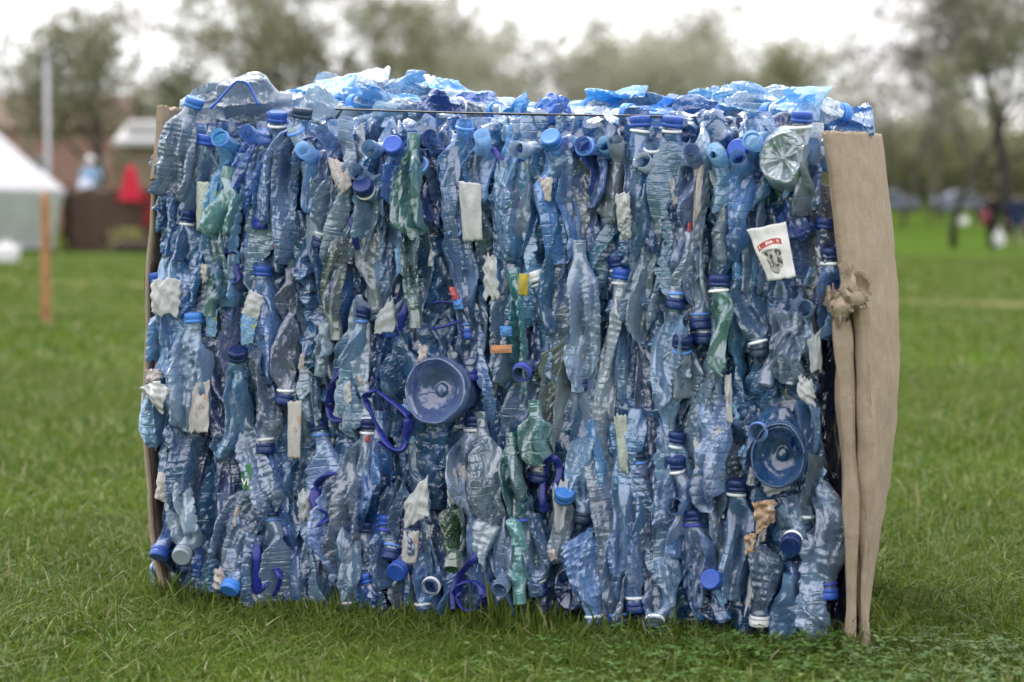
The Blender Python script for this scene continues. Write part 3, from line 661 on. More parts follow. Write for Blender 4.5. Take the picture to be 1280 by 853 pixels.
# bottles lying over the top of the bale
def top_bottle(px, py, depth, ang, L, wpx, tint, cap=None, ring=None, lab=None, seed=0, tip=0.):
    c = P(px, py, depth); d = Vector((math.cos(ang), math.sin(ang), tip)).normalized()*L*.5
    make_bottle((px, py), (px, py), wpx, tint, cap, ring, ribs=random.Random(seed).choice([0, .012, .015]), crumple=1.5, fold=.012, roll=random.Random(seed).uniform(-.5, .5), twist=.6, pts=(c+d, c-d), seed=seed, label=lab, depth=.018, group='bottles lying loose across the top of the bale')
    BOT[-1].update(px=px, py=py, top=True)
TOP = [
 (399,121,3.78, 2.3,.17,40,'sky','bright',None,'sky-blue bottle with bright blue cap standing up behind the strap end'),
 (428,118,3.82, 2.6,.18,44,'pale','blue','w','pale bottle with white-ringed cap, on top behind the strap end'),
 (470,122,3.84, .2,.22,50,'pale',None,None,None), (515,120,3.80, 1.4,.14,46,'sky',None,None,'sky-blue crumpled bottle rising highest behind the strap'),
 (545,124,3.86, -.3,.20,46,'sky',None,None,None), (585,130,3.80, .3,.16,40,'pale',None,None,None), (607,134,3.72, .8,.13,30,'mid',None,None,None),
 (757,134,3.62, 2.5,.13,40,'sky',None,None,'lone bright blue bottle tip sticking up past the strap\'s middle'),
 (792,138,3.66, .2,.16,30,'pale',None,None,None), (850,136,3.62, .1,.20,44,'slate',None,None,'flat slate bottle lying on top at the strap\'s cardboard end'),
 (890,139,3.60, .4,.17,36,'pale',None,None,None), (925,136,3.56, -.3,.18,40,'sky',None,None,None), (965,136,3.58, .5,.17,42,'pale',None,None,None),
 (1022,139,3.44, .75,.13,40,'pale','bright','b','pale bottle with bright cap at the highest point near the cardboard'),
 (1056,159,3.50, 2.9,.09,34,'sky','bright',None,'sky-blue bottle with bright cap lying over the cardboard\'s top edge'),
 (300,140,3.80, .3,.2,50,'pale',None,None,None), (318,124,3.64, .08,.12,50,'pale',None,None,'big pale jug lying on the tent-side top with a bent blue handle bar'), (345,133,3.78, -.2,.2,44,'pale',None,None,None), (640,143,3.66, .1,.2,36,'pale',None,None,None),
 (725,146,3.60, -.2,.2,34,'pale',None,None,None), (560,141,3.66, .2,.2,34,'pale',None,None,None), (500,140,3.70, -.2,.2,36,'sky',None,None,None), (455,138,3.70, .3,.2,36,'pale',None,None,None),
 (462,128,3.66, 2.2,.10,34,'sky','bright',None,None), (632,138,3.56, 2.0,.09,30,'sky','bright',None,None), (690,140,3.52, 1.2,.10,32,'mid','blue','w',None), (812,141,3.46, 2.4,.10,32,'sky','bright',None,None), (868,139,3.46, .9,.10,34,'mid','blue',None,None), (988,139,3.40, 2.3,.10,34,'sky','bright','w',None), (560,132,3.62, .9,.10,32,'mid','blue','w',None),
]
for i, t in enumerate(TOP): top_bottle(*t, seed=9000+i)

# ------------------------------------------------------------------ bottles and jugs showing their bottoms
DISHM = {'mid': pet('jug_plastic', (.03, .12, .38), (.22, .44, .88), (.42, .72), .10, trl=.25, rim=.3), 'olive': pet('clear_base_plastic', (.26, .34, .38), (.6, .7, .76), (.8, 1.), .14)}
def dish(px, py, rx, ry, tint, label, star=0, deep=.032, out=.02, back=.12, apex=None, seed=1, cat='jug', name='water_jug', tilt=0.):
    r = np.random.default_rng(seed); c = F(px, py, out); mpp = c.y/FPX; RX, RY = rx*mpp, ry*mpp
    M = Matrix((EU, -NO, EV)).transposed().to_4x4() @ Matrix.Rotation(tilt, 4, 'X'); M.translation = c
    o = empty(name, M); n = 72; a = np.linspace(0, 2*PI, n, endpoint=False)
    prof = [(.60, back), (.80, back*.8), (.90, back*.6), (.93, back*.42), (.97, back*.3), (1.0, .022), (1.02, .012), (1.01, .004), (.975, 0), (.94, -.001), (.90, .003), (.84, deep*.22), (.76, deep*.45), (.66, deep*.66), (.55, deep*.82), (.44, deep*.92), (.33, deep*.97), (.25, deep), (.20, deep*.97), (.16, deep*.84), (.08, deep*.80), (.001, deep*.79)]
    if star: prof = [(.60, back), (.80, back*.8), (.92, back*.6), (.96, back*.42), (1.0, back*.3), (1.01, .03), (.98, .012), (.92, .003), (.84, -.001), (.74, 0), (.62, .002), (.50, .004), (.38, .006), (.27, .007), (.17, .008), (.09, .006), (.001, .005)]
    # refine radially
    pr = np.array(prof); tt = np.linspace(0, len(pr)-1, len(pr)*3); pr = np.stack([np.interp(tt, np.arange(len(pr)), pr[:, i]) for i in (0, 1)], 1)
    q = pr[:, 0:1]; y = np.repeat(pr[:, 1:2], n, 1)
    wob = 1+.035*np.sin(2*a+r.uniform(0, 6))+.02*np.sin(3*a+r.uniform(0, 6))+.012*np.sin(7*a+r.uniform(0, 6))
    X = q*RX*np.cos(a)*wob; Z = q*RY*np.sin(a)*wob
    if star: y = y+.010*(np.cos(star*a)*.5+.5)**3*smooth(q, .05, .45)*(1-smooth(q, .72, .98))+.0025*np.abs(np.sin(star*2*a))*smooth(q, .05, .3)*(1-smooth(q, .7, .95))
    m = smooth(y, .012, .05)*(q > .55)
    Pn = np.stack([X, y, Z], -1)
    for i in range(10):
        d = r.normal(size=3); d /= np.linalg.norm(d); k = r.uniform(14, 90)
        Pn = Pn+((.05+m)*.13/(k+8)*(tri(Pn@d*k+r.random()+.2*np.sin(Pn@r.normal(size=3)*40))-.5))[..., None]*r.normal(0, 1, 3)
    if apex:
        ap = F(*apex, out-.03)-c; ax, az = ap.dot(EU), ap.dot(EV); hh = math.hypot(ax, az); ux, uz = ax/hh, az/hh
        pj = np.clip((Pn[..., 0]*ux+Pn[..., 2]*uz), 0, None); kk = smooth(Pn[..., 1], .006, .05)*(q > .55)*(pj/max(RX, RY))*(hh-max(RX, RY))*.9
        Pn[..., 0] += kk*ux; Pn[..., 2] += kk*uz; Pn[..., 1] = np.where(kk > 0, Pn[..., 1]*.55, Pn[..., 1])
    link('body', mesh_np('body', Pn, grid_quads(len(pr), n, True)), DISHM.get(tint, TINT[tint][0]), o)
    tag(o, label, cat, 'big jugs and bottles showing their bottoms'); return o
dish(543, 489, 41, 43, 'mid', 'big round water jug with hollow dished base facing out, middle of the bale', seed=3, out=.052)
dish(972, 570, 36, 41, 'mid', 'pointed water jug with hollow dished base facing out, lower cardboard half', apex=(962, 505), seed=4, out=.050)
dish(977, 196, 32, 35, 'olive', 'grey-green bottle with star-folded base facing out, near top of the cardboard end', star=5, out=.045, seed=5, cat='bottle', name='plastic_bottle', apex=(985, 150), tilt=-.25)
dish(710, 737, 21, 29, 'mid', 'blue bottle with star-shaped base facing out just above the grass', star=5, out=.03, seed=6, cat='bottle', name='plastic_bottle')
dish(890, 752, 26, 27, 'deep', 'dark blue bottle with dented base facing out at the grass', star=5, out=.02, seed=7, cat='bottle', name='plastic_bottle')
dish(870, 690, 22, 26, 'slate', 'slate bottle with shallow star base below the violet-ringed navy cap', star=5, out=.008, seed=8, cat='bottle', name='plastic_bottle')

# ------------------------------------------------------------------ carrying handles
def handle(pts, rad_px, out, label, closed=False, flat=.36, n=36, name='carrying_handle', dz=None):
    p3 = [F(x, y, out-.006+(dz[i] if dz else .006*math.sin(i*2.1))) for i, (x, y) in enumerate(pts)]; c = sum(p3, Vector())/len(p3)
    cv = curve([p-c for p in p3], n, closed); rv = rad_px*1.25*c.y/FPX*(1+.16*np.sin(np.linspace(0, 11, len(cv))+rad_px*9))
    o = MB().tube(cv, rv, 10, flat, closed).build(name, HANDLE, loc=c); tag(o, label, 'handle', 'violet-blue jug handles'); return o
handle([(281, 322), (287, 316), (292, 320), (297, 345), (292, 355), (283, 350), (279, 338)], 4, .030, 'small violet loop handle below the aqua-teal bottle', True)
handle([(424, 462), (416, 480), (411, 505), (416, 523), (428, 526), (434, 516)], 5, .028, 'hooked violet handle beside the printed pale label above the big handle loop')
handle([(457, 497), (463, 490), (474, 491), (506, 515), (512, 524), (508, 546), (501, 563), (487, 558), (474, 538), (462, 512)], 5.2, .045, 'large violet-blue handle loop beside the big round jug base', True)
handle([(474, 553), (484, 561), (500, 565), (509, 553)], 5, .034, 'short violet handle arc crossing below the large handle loop')
handle([(420, 592), (408, 594), (397, 606), (394, 622), (398, 636), (409, 642), (421, 638)], 6, .030, 'round dark-centred violet handle ring, lower tent half of the bale')
handle([(396, 664), (401, 655), (414, 646), (425, 636)], 5, .032, 'violet strap handle end just under the round violet ring')
handle([(321, 681), (321, 705), (322, 742)], 4, .034, 'upright violet handle bar near the bottom tent-side corner')
handle([(322, 742), (330, 735), (336, 718), (346, 712), (350, 725), (343, 745)], 3.6, .024, 'curled violet handle beside the upright bar at the grass')
handle([(541, 411), (556, 408), (577, 400)], 3.6, .030, 'violet handle bar above the big round jug base')
handle([(538, 382), (552, 377), (566, 380)], 4, .022, 'dark violet handle bar beside the red and blue scrap', )
handle([(499, 413), (505, 392), (513, 366)], 3.8, .028, 'slanting violet handle bar below the teal green bottles')
handle([(509, 222), (512, 200), (515, 172)], 3.2, .034, 'blue handle bar alongside the large teal green bottle')
handle([(438, 272), (442, 290), (447, 312)], 2.8, .030, 'thin blue handle bar under the red-lettered label')
handle([(392, 172), (381, 175), (376, 186), (382, 195), (392, 193)], 2.8, .020, 'small blue handle ring under the blackish blue cap')
handle([(600, 552), (601, 580), (602, 617)], 3.8, .034, 'long upright violet bar, middle of the bale, under a white-ringed cap')
handle([(681, 640), (678, 622), (679, 598), (684, 577), (694, 574), (699, 584), (697, 600), (688, 614)], 3.6, .028, 'slim violet handle loop beside the thin teal bottle')
handle([(596, 694), (588, 703), (573, 722), (566, 742), (567, 762)], 3.6, .036, 'curved blue handle of the wide jug neck at the grass')
handle([(571, 742), (578, 729), (591, 727), (602, 735), (605, 748), (598, 760), (580, 762)], 5, .040, 'broad blue neck hoop of a jug at the grass', True)
handle([(616, 186), (626, 200), (632, 222), (638, 250)], 3.2, .024, 'dark blue handle strip beside the dark oval mouth')

_p = [P(x, y, 3.585) for x, y in ((262, 136), (272, 127), (291, 106), (298, 102), (308, 104), (314, 112), (323, 132))]; _c = sum(_p, Vector())/7
_h = MB().tube(curve([p-_c for p in _p], 40), .0042, 8, .5).build('carrying_handle', CAPM['blue'][0], loc=_c); tag(_h, 'bent blue handle bar of the big pale jug on the tent-side top', 'handle', 'violet-blue jug handles')

# ------------------------------------------------------------------ torn labels and scraps
def scrap(poly, mat, label, out=.026, name='torn_label', crump=.005, n=22, torn=.05, seed=None, cat='label', group='torn paper labels and scraps', bulge=.006):
    """poly: four pixel corners, clockwise from the top left"""
    seed = seed or int(poly[0][0]*7+poly[0][1]); r = np.random.default_rng(seed)
    c = [F(x, y, out) for x, y in poly]; ce = sum(c, Vector())/4; u, v = np.meshgrid(np.linspace(0, 1, n), np.linspace(0, 1, n))
    e = lambda t: sines(r, 5, torn*2., 4, 26)(t)
    uu = u+(1-u)*e(v)*(u < .5)-u*e(v)*(u >= .5)*1.0; vv = v+(1-v)*e(u)*(v < .5)-v*e(u)*(v >= .5)
    cc = np.array([tuple(p-ce) for p in c]); Pn = ((1-uu)*(1-vv))[..., None]*cc[0]+(uu*(1-vv))[..., None]*cc[1]+(uu*vv)[..., None]*cc[2]+((1-uu)*vv)[..., None]*cc[3]
    h = bulge*np.sin(PI*u)*(.5+.5*np.sin(PI*v))
    for i in range(7):
        k = r.uniform(.8, 4); th = r.uniform(0, 6.3); h = h+crump*.55*(2/(k+1))*(tri((u*math.cos(th)+v*math.sin(th))*k+r.random())-.5)*r.uniform(.3, 1)
    Pn = Pn+h[..., None]*np.array(NO)
    me = mesh_np(name, Pn, grid_quads(n, n)); uvl = me.uv_layers.new(name='UVMap'); vi = np.zeros(len(me.loops), np.int32); me.loops.foreach_get('vertex_index', vi)
    UV = np.stack([u.ravel(), 1-v.ravel()], 1).astype(np.float32); uvl.data.foreach_set('uv', UV[vi].ravel())
    o = link(name, me, PAPER[mat], loc=ce); sm = o.modifiers.new('thickness', 'SOLIDIFY'); sm.thickness = .0006
    tag(o, label, cat, group); return o
scrap([(934, 288), (982, 277), (995, 346), (961, 352)], 'cow', 'white label printed with a cow and a red arched banner', .050, torn=.012, crump=.004)
scrap([(573, 226), (601, 230), (604, 262), (576, 301)][:2]+[(603, 300), (579, 302)], 'plain', 'tall blank white label hanging below the strap, upper middle', .040, torn=.012, crump=.004)
scrap([(409, 196), (434, 205), (440, 232), (424, 250)], 'red', 'whitish label with red handwritten-looking print, upper tent half', .034, torn=.03)
scrap([(190, 349), (227, 349), (222, 396), (188, 392)], 'plain', 'crinkled white label stuck at the tent-side edge', .036, crump=.010, torn=.06)
scrap([(183, 462), (203, 462), (201, 482), (184, 480)], 'red', 'small crumpled white scrap with red print at the tent-side edge', .036, crump=.009, torn=.08)
scrap([(176, 485), (199, 476), (213, 488), (204, 518)], 'plain', 'white plastic pouch poking out past the tent-side edge', .050, crump=.014, torn=.04, bulge=.016, name='plastic_pouch', cat='scrap')
scrap([(243, 478), (262, 476), (261, 540), (234, 541)], 'orange', 'wrinkled label with reddish print hanging below the squared bottle', .038, crump=.009)
scrap([(360, 502), (377, 501), (375, 573), (360, 572)], 'orange', 'tall narrow label strip with orange print at its foot', .034, torn=.02, crump=.003)
scrap([(246, 227), (262, 228), (260, 288), (246, 288)], 'lime', 'narrow label with pale stripes and lime foot near the aqua-teal bottle', .036, torn=.02, crump=.003)
scrap([(262, 228), (272, 228), (268, 270), (262, 284)], 'bluep', 'narrow bluish label slip next to the pale striped one', .034, torn=.03, crump=.003)
scrap([(312, 362), (330, 370), (322, 402), (302, 392)], 'plain', 'white label corner under the blue cap, above the colourful label', .034)
scrap([(303, 392), (322, 398), (316, 430), (300, 432)], 'bluep', 'colourful blue and green label below a white label corner', .034)
scrap([(258, 385), (272, 388), (270, 422), (258, 420)], 'bluep', 'small colourful label beside the bright screw cap', .020)
scrap([(301, 582), (314, 580), (315, 614), (303, 612)], 'green', 'small green label with pale letters, lower tent half', .038, torn=.01, crump=.001, bulge=.001)
scrap([(197, 590), (212, 592), (210, 630), (194, 622)], 'red', 'white label with red letters near the bottom tent-side edge', .030)
scrap([(372, 614), (388, 612), (388, 648), (374, 652)], 'grey', 'greyish white crumpled film beside the round violet ring', .024, crump=.010, torn=.10)
scrap([(506, 628), (534, 594), (536, 645), (505, 662)], 'plain', 'large torn white label, lower middle, pointed at the top', .044, torn=.05, crump=.008)
scrap([(505, 662), (524, 664), (520, 704), (502, 704)], 'orange', 'beige label piece with brown print hanging from the torn white label', .040, torn=.03)
scrap([(604, 320), (620, 318), (624, 372), (606, 374)], 'plain', 'ragged white label strip beside dark gaps, centre of the bale', .034, torn=.14, crump=.008)
scrap([(649, 342), (662, 343), (659, 370), (648, 368)], 'yellow', 'small yellow label with dark lines of print', .044, torn=.01, crump=.002)
scrap([(614, 432), (640, 431), (640, 441), (613, 442)], 'band', 'orange band label on the fine-ribbed bottle', .046, torn=.01, crump=.001, bulge=.003)
scrap([(625, 408), (640, 408), (640, 420), (626, 422)], 'film', 'small blue printed disc on the fine-ribbed bottle', .046, torn=.05, crump=.001)
scrap([(562, 358), (570, 360), (574, 374), (565, 376)], 'redp', 'small red scrap above a blue one, left of centre', .030)
scrap([(566, 375), (578, 373), (580, 386), (568, 387)], 'film', 'small blue scrap under the red one, above the violet bar', .030)
scrap([(674, 223), (692, 222), (688, 252), (680, 250)], 'red', 'small white label tip with a red mark under the strap', .036, torn=.06)
scrap([(769, 244), (787, 240), (788, 272), (772, 282)], 'dark', 'small torn white label with dark print under the first white-ringed cap', .036, torn=.08)
scrap([(774, 278), (790, 272), (788, 298), (774, 300)], 'grey', 'crumpled pale film under the small torn label', .030, crump=.010, torn=.10)
scrap([(868, 212), (880, 205), (876, 262), (866, 285)], 'red', 'long strip with faded red print above a pale pleated bottle', .024, torn=.06)
scrap([(860, 278), (864, 278), (863, 300), (859, 300)], 'redp', 'thin bright red scrap beside the faded red-print strip', .028)
scrap([(1000, 468), (1017, 478), (1019, 512), (995, 492)], 'plain', 'torn white paper near the cardboard, below the broad scuffed bottle', .040, torn=.10, crump=.008)
scrap([(1010, 425), (1026, 412), (1027, 460), (1014, 468)], 'grey', 'pale torn film strip against the cardboard fold', .030, torn=.08)
scrap([(768, 520), (783, 518), (785, 592), (774, 585)], 'lime', 'yellow-green label scrap in the lower cardboard half', .026, torn=.05)
scrap([(940, 628), (970, 624), (968, 652), (946, 668)], 'beige', 'crumpled beige and brown print under the pointed jug base', .036, crump=.012, torn=.08)
scrap([(932, 670), (946, 664), (942, 692), (930, 692)], 'beige', 'small brown torn print below the larger beige one', .032, crump=.008, torn=.08)
scrap([(942, 692), (950, 664), (944, 740), (930, 772)], 'dark', 'long dark-printed strip slanting down to the grass', .024, torn=.05)
scrap([(906, 470), (914, 468), (916, 528), (908, 526)], 'dark', 'slim white label sliver beside the broad ribbed blue bottle', .028, torn=.05)
scrap([(867, 550), (876, 548), (878, 606), (870, 590)], 'dark', 'thin printed sliver beside two white-ringed navy caps', .026, torn=.05)
scrap([(268, 712), (286, 705), (288, 738), (266, 735)], 'red', 'crumpled clear wrapper with red print at the grass', .028, crump=.010, torn=.06)
scrap([(420, 475), (438, 476), (440, 500), (424, 520)], 'dark', 'pale label with dark letters beside the hooked violet handle', .026, torn=.05)
scrap([(470, 395), (492, 372), (494, 414), (468, 418)], 'grey', 'pale triangular label left under the lower teal bottle', .024, torn=.04)
scrap([(559, 588), (572, 586), (574, 628), (560, 632)], 'grey', 'ragged pale film above the dark green bottle', .024, crump=.008, torn=.08)
scrap([(690, 610), (712, 596), (706, 660), (694, 668)], 'grey', 'torn pale plastic flap beside the pale bottle with bright cap', .030, crump=.010, torn=.08, cat='scrap')
scrap([(346, 290), (354, 284), (353, 304), (342, 310)], 'redp', 'tiny red wrapper under the upturned ribbed bottle', .024)
scrap([(456, 546), (462, 545), (463, 553), (457, 553)], 'redp', 'tiny orange-red scrap under the large handle loop', .030)
scrap([(948, 598), (970, 588), (988, 610), (960, 622)], 'grey', 'pale film fold under the pointed jug base', .018, crump=.008, cat='scrap')
FILM = []
r7 = random.Random(31)
for k in range(30):
    px, py = r7.uniform(205, 1035), r7.uniform(215, 765); w_, h_ = r7.uniform(5, 12), r7.uniform(12, 34); a = r7.gauss(0, .35); ca, sa = math.cos(a), math.sin(a)
    q4 = [(px+x*ca-y*sa, py+x*sa+y*ca) for x, y in ((-w_/2, -h_/2), (w_/2*r7.uniform(.3, 1), -h_/2), (w_/2, h_/2*r7.uniform(.5, 1)), (-w_/2*r7.uniform(.2, 1), h_/2))]
    mt = r7.choice(['grey', 'plain', 'dark', 'red', 'bluep', 'bluep', 'red']); o = scrap(q4, mt, None, r7.uniform(.016, .032), 'film_scrap', .007, 16, .10, 700+k, 'scrap', bulge=.004)
    FILM.append(dict(o=o, px=px, py=py, t={'grey': 'greyish film', 'plain': 'white film', 'dark': 'dark-printed film', 'red': 'red-printed film', 'bluep': 'blue-printed film'}[mt], s='long' if h_ > 24 else 'small'))
# pale letters on the green label
fc = bpy.data.curves.new('lettering', 'FONT'); fc.body = 'VI'; fc.size = .016; fc.extrude = .0004
fo = bpy.data.objects.new('tmp', fc); COL.objects.link(fo); bpy.context.view_layer.update()
fm = bpy.data.meshes.new_from_object(fo.evaluated_get(bpy.context.evaluated_depsgraph_get())); bpy.data.objects.remove(fo)
gl = [o for o in COL.objects if o.get('label', '').startswith('small green label')][0]
ML = Matrix((EU, EV, NO)).transposed().to_4x4(); ML.translation = NO*.0045 - EU*.007 - EV*.012
lt = link('lettering', fm, CAPM['white'][0], gl, M=ML)

# ------------------------------------------------------------------ inside of the bale: bottles nobody can count
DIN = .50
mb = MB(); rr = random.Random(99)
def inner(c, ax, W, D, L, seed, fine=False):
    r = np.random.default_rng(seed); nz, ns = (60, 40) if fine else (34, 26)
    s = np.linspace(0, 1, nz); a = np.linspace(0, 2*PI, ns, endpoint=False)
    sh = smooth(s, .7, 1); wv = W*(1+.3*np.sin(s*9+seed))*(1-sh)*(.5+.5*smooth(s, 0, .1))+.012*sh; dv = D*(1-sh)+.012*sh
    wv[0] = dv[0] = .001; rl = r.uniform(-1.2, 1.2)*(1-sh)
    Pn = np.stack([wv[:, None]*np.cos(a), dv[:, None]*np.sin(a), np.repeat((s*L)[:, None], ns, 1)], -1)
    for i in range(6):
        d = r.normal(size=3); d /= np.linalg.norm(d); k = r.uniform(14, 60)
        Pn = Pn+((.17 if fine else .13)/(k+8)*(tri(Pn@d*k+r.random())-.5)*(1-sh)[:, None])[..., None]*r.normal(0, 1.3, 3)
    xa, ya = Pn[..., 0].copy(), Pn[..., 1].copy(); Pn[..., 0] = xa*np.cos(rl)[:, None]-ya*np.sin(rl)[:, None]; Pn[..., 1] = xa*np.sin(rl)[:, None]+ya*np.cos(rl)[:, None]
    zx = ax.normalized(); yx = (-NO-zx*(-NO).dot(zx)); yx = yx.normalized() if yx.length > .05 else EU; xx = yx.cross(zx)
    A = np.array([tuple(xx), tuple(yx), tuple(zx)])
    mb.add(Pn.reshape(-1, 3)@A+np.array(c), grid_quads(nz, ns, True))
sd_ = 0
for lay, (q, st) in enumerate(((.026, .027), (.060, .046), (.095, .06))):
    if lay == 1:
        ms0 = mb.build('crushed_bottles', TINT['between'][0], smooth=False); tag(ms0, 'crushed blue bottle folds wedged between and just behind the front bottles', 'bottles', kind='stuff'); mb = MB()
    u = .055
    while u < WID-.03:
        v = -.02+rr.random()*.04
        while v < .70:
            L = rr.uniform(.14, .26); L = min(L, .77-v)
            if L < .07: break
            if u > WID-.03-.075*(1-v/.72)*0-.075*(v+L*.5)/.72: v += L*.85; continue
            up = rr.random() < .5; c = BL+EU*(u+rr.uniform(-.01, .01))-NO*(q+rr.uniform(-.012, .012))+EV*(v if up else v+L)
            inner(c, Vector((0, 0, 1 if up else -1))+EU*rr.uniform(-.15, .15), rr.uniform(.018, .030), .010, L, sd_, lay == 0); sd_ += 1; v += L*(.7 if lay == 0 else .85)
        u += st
mass = mb.build('crushed_bottles', TINT['inner'][0], smooth=False); tag(mass, 'uncountable mass of crushed blue bottles, darkened for shade, packed inside the bale', 'bottles', kind='stuff'); mb = MB()
# over the top, towards the back
for k in range(240):
    u, q = rr.uniform(.10, WID-.15), rr.uniform(.05, DIN-.06)
    if u < .12 and q < .1: continue
    c = BL+EU*u-NO*q+EV*(.712+.035*math.sin(PI*u/WID)*(1 if u < .5 else .6)+rr.uniform(-.02, .018)); a = rr.uniform(0, 6.3)
    ax = EU*math.cos(a)+NO*math.sin(a)*.8+EV*rr.uniform(-.15, .25); inner(c-ax*.06, ax, rr.uniform(.016, .026), .017, rr.uniform(.09, .15), sd_); sd_ += 1
# back and tent-side faces
for k in range(90):
    u, v = rr.uniform(.05, WID-.12), rr.uniform(0, .55); c = BL+EU*u-NO*(DIN+rr.uniform(-.03, .0))+EV*v; inner(c, EV+EU*rr.uniform(-.2, .2), .026, .018, rr.uniform(.14, .2), sd_); sd_ += 1
mass = mb.build('crushed_bottles', TINT['sky'][0], smooth=False); tag(mass, 'jumble of crushed bottles over the top of the bale, tinted sky-blue for glow', 'bottles', kind='stuff')
# closed dark box filling the bale's heart, added to block light
r5 = np.random.default_rng(5); cb = MB()
def sheet(o, e1, e2, l1, l2, nrm, n1=60, n2=40):
    a, b = np.meshgrid(np.linspace(0, 1, n1), np.linspace(0, 1, n2)); Pn = np.array(o)+a[..., None]*l1*np.array(e1)+b[..., None]*l2*np.array(e2)
    m = (np.sin(PI*a)*np.sin(PI*b))**.3
    for i in range(9):
        k = r5.uniform(3, 22); th = r5.uniform(0, 6.3); Pn = Pn+(m*.10/(k+3)*(tri((a*l1*math.cos(th)+b*l2*math.sin(th))*k)-.5))[..., None]*np.array(nrm)
    cb.add(Pn.reshape(-1, 3), grid_quads(n2, n1))
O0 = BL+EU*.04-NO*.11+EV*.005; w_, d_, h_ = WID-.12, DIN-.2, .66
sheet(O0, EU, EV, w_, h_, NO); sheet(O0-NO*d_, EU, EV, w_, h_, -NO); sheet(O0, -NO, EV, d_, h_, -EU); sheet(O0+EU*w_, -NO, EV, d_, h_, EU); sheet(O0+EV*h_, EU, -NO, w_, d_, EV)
core = cb.build('light_block_core', TINT['deep'][0]); tag(core, 'dark box added in the heart of the bale to block light', 'plastic', kind='stuff')

# ------------------------------------------------------------------ cardboard
def card(rows, n, name, label, cat='cardboard', mat=CARD, th=.004, crump=.004, seed=1, group=None, parent=None, sharp=False):
    """rows: lists of 3D points across, one list per height; smoothed along both ways"""
    r = np.random.default_rng(seed); A = np.array([[tuple(p) for p in rw] for rw in rows]); nr, nc = A.shape[:2]
    B = np.stack([(np.stack([np.interp(np.linspace(0, nr-1, n), np.arange(nr), A[:, j, q]) for q in range(3)], -1) if sharp == 2 else curve(A[:, j], n)) for j in range(nc)], 1); C = np.stack([(np.stack([np.interp(np.linspace(0, nc-1, 28), np.arange(nc), B[i, :, q]) for q in range(3)], -1) if sharp else curve(B[i], 26)) for i in range(len(B))], 0)
    c = C.mean((0, 1)); C = C-c; k0 = np.zeros(C.shape[:2])
    for i in range(8):
        d = r.normal(size=3)*(np.array([1, 1, .12]) if sharp is True else 1); d /= np.linalg.norm(d); k = r.uniform(4, 26)*(2.5 if sharp == 2 else 1); k0 = k0+crump*(4/(k+3))*(tri(C@d*k+r.random()+.1*np.sin(C@r.normal(size=3)*20))-.5)
    nv = np.cross(np.gradient(C, axis=0), np.gradient(C, axis=1)); nv /= np.linalg.norm(nv, axis=-1)[..., None]+1e-9
    C = C+k0[..., None]*nv
    e = sines(r, 5, .006, 20, 160)
    C[0] += np.outer(e(np.linspace(0, 1, C.shape[1])), [0, 0, 1.]); C[-1] += np.outer(e(np.linspace(0, 1, C.shape[1])+3), [0, 0, 1.])
    if sharp is True: C[-1] += r.normal(0, .006, (C.shape[1], 1))*np.array(EV)-np.abs(r.normal(0, .004, (C.shape[1], 1)))*np.array(EU)
    if sharp == 2:
        for j, sg in ((0, -1), (-1, 1)): C[:, j] += (np.abs(r.normal(0, .0035, len(C)))*sg)[:, None]*np.array(EU)+r.normal(0, .003, (len(C), 1))*np.array(EV)
        for i in (0, -1): C[i] += r.normal(0, .0045, (C.shape[1], 1))*np.array(EV)
    me = mesh_np(name, C, grid_quads(*C.shape[:2]))
    if sharp: me.polygons.foreach_set('use_smooth', np.zeros(len(me.polygons), bool))
    o = link(name, me, mat, loc=c) if parent is None else link(name, me, mat, parent, loc=Vector(c)-parent.location)
    m = o.modifiers.new('thickness', 'SOLIDIFY'); m.thickness = th; m.offset = 0
    if label: tag(o, label, cat if parent is None else None, group)
    return o
# big sheet wrapped round the end: front edge pixel, back edge pixel per height
rows = []
for (x0, x1, y0, y1) in ((1031, 1099, 163, 170), (1037, 1107, 215, 225), (1046, 1113, 275, 290), (1056, 1118, 350, 355), (1062, 1120, 430, 430), (1066, 1118, 520, 505), (1068, 1112, 610, 580), (1071, 1103, 690, 640), (1075, 1094, 755, 695), (1080, 1088, 808, 750)):
    a, b = F(x0, y0, .035), P(x1, y1, 3.80); bu = .030*min(1, max(.0, (790-y0)/300)); m1 = a.lerp(b, .33)+EU*bu*.8; m2 = a.lerp(b, .7)+EU*bu*.7
    rows.append([a, m1, m2, b])
sheetR = card(rows, 70, 'cardboard_sheet', 'large brown cardboard sheet wrapped round the end of the bale, torn halfway down', seed=3, crump=.007)
# thin folded lip at the upper front edge
rows = [[F(x-7, y, .030), F(x-1, y, .042), F(x+7, y, .036)] for x, y in ((1036, 166), (1044, 215), (1048, 262), (1053, 310), (1060, 352))]
card(rows, 40, 'folded_lip', 'frayed folded lip along the upper front edge', parent=sheetR, seed=4, crump=.003)
# two long vertical folds below the tear
rows = [[F(x, y, .020), F(x+w*.06, y, .050), F(x+w*.5, y, .056), F(x+w*.92, y, .052), F(x+w, y, .024)] for x, w, y in ((1041, 23, 402), (1045, 24, 440), (1048, 23, 520), (1053, 20, 610), (1057, 16, 690), (1059, 12, 750), (1055, 14, 806))]
card(rows, 60, 'fold', 'narrow vertical fold hanging below the tear', parent=sheetR, seed=5, crump=.012, sharp=True)
rows = [[F(x, y, .020), F(x+w*.08, y, .042), F(x+w*.5, y, .050), F(x+w*.9, y, .046), F(x+w, y, .02)] for x, w, y in ((1063, 23, 384), (1068, 20, 430), (1071, 22, 520), (1073, 20, 610), (1074, 15, 690), (1073, 10, 750), (1072, 16, 810))]
card(rows, 60, 'fold', 'second vertical fold, nearer the far edge of the sheet', parent=sheetR, seed=6, crump=.012, sharp=True)
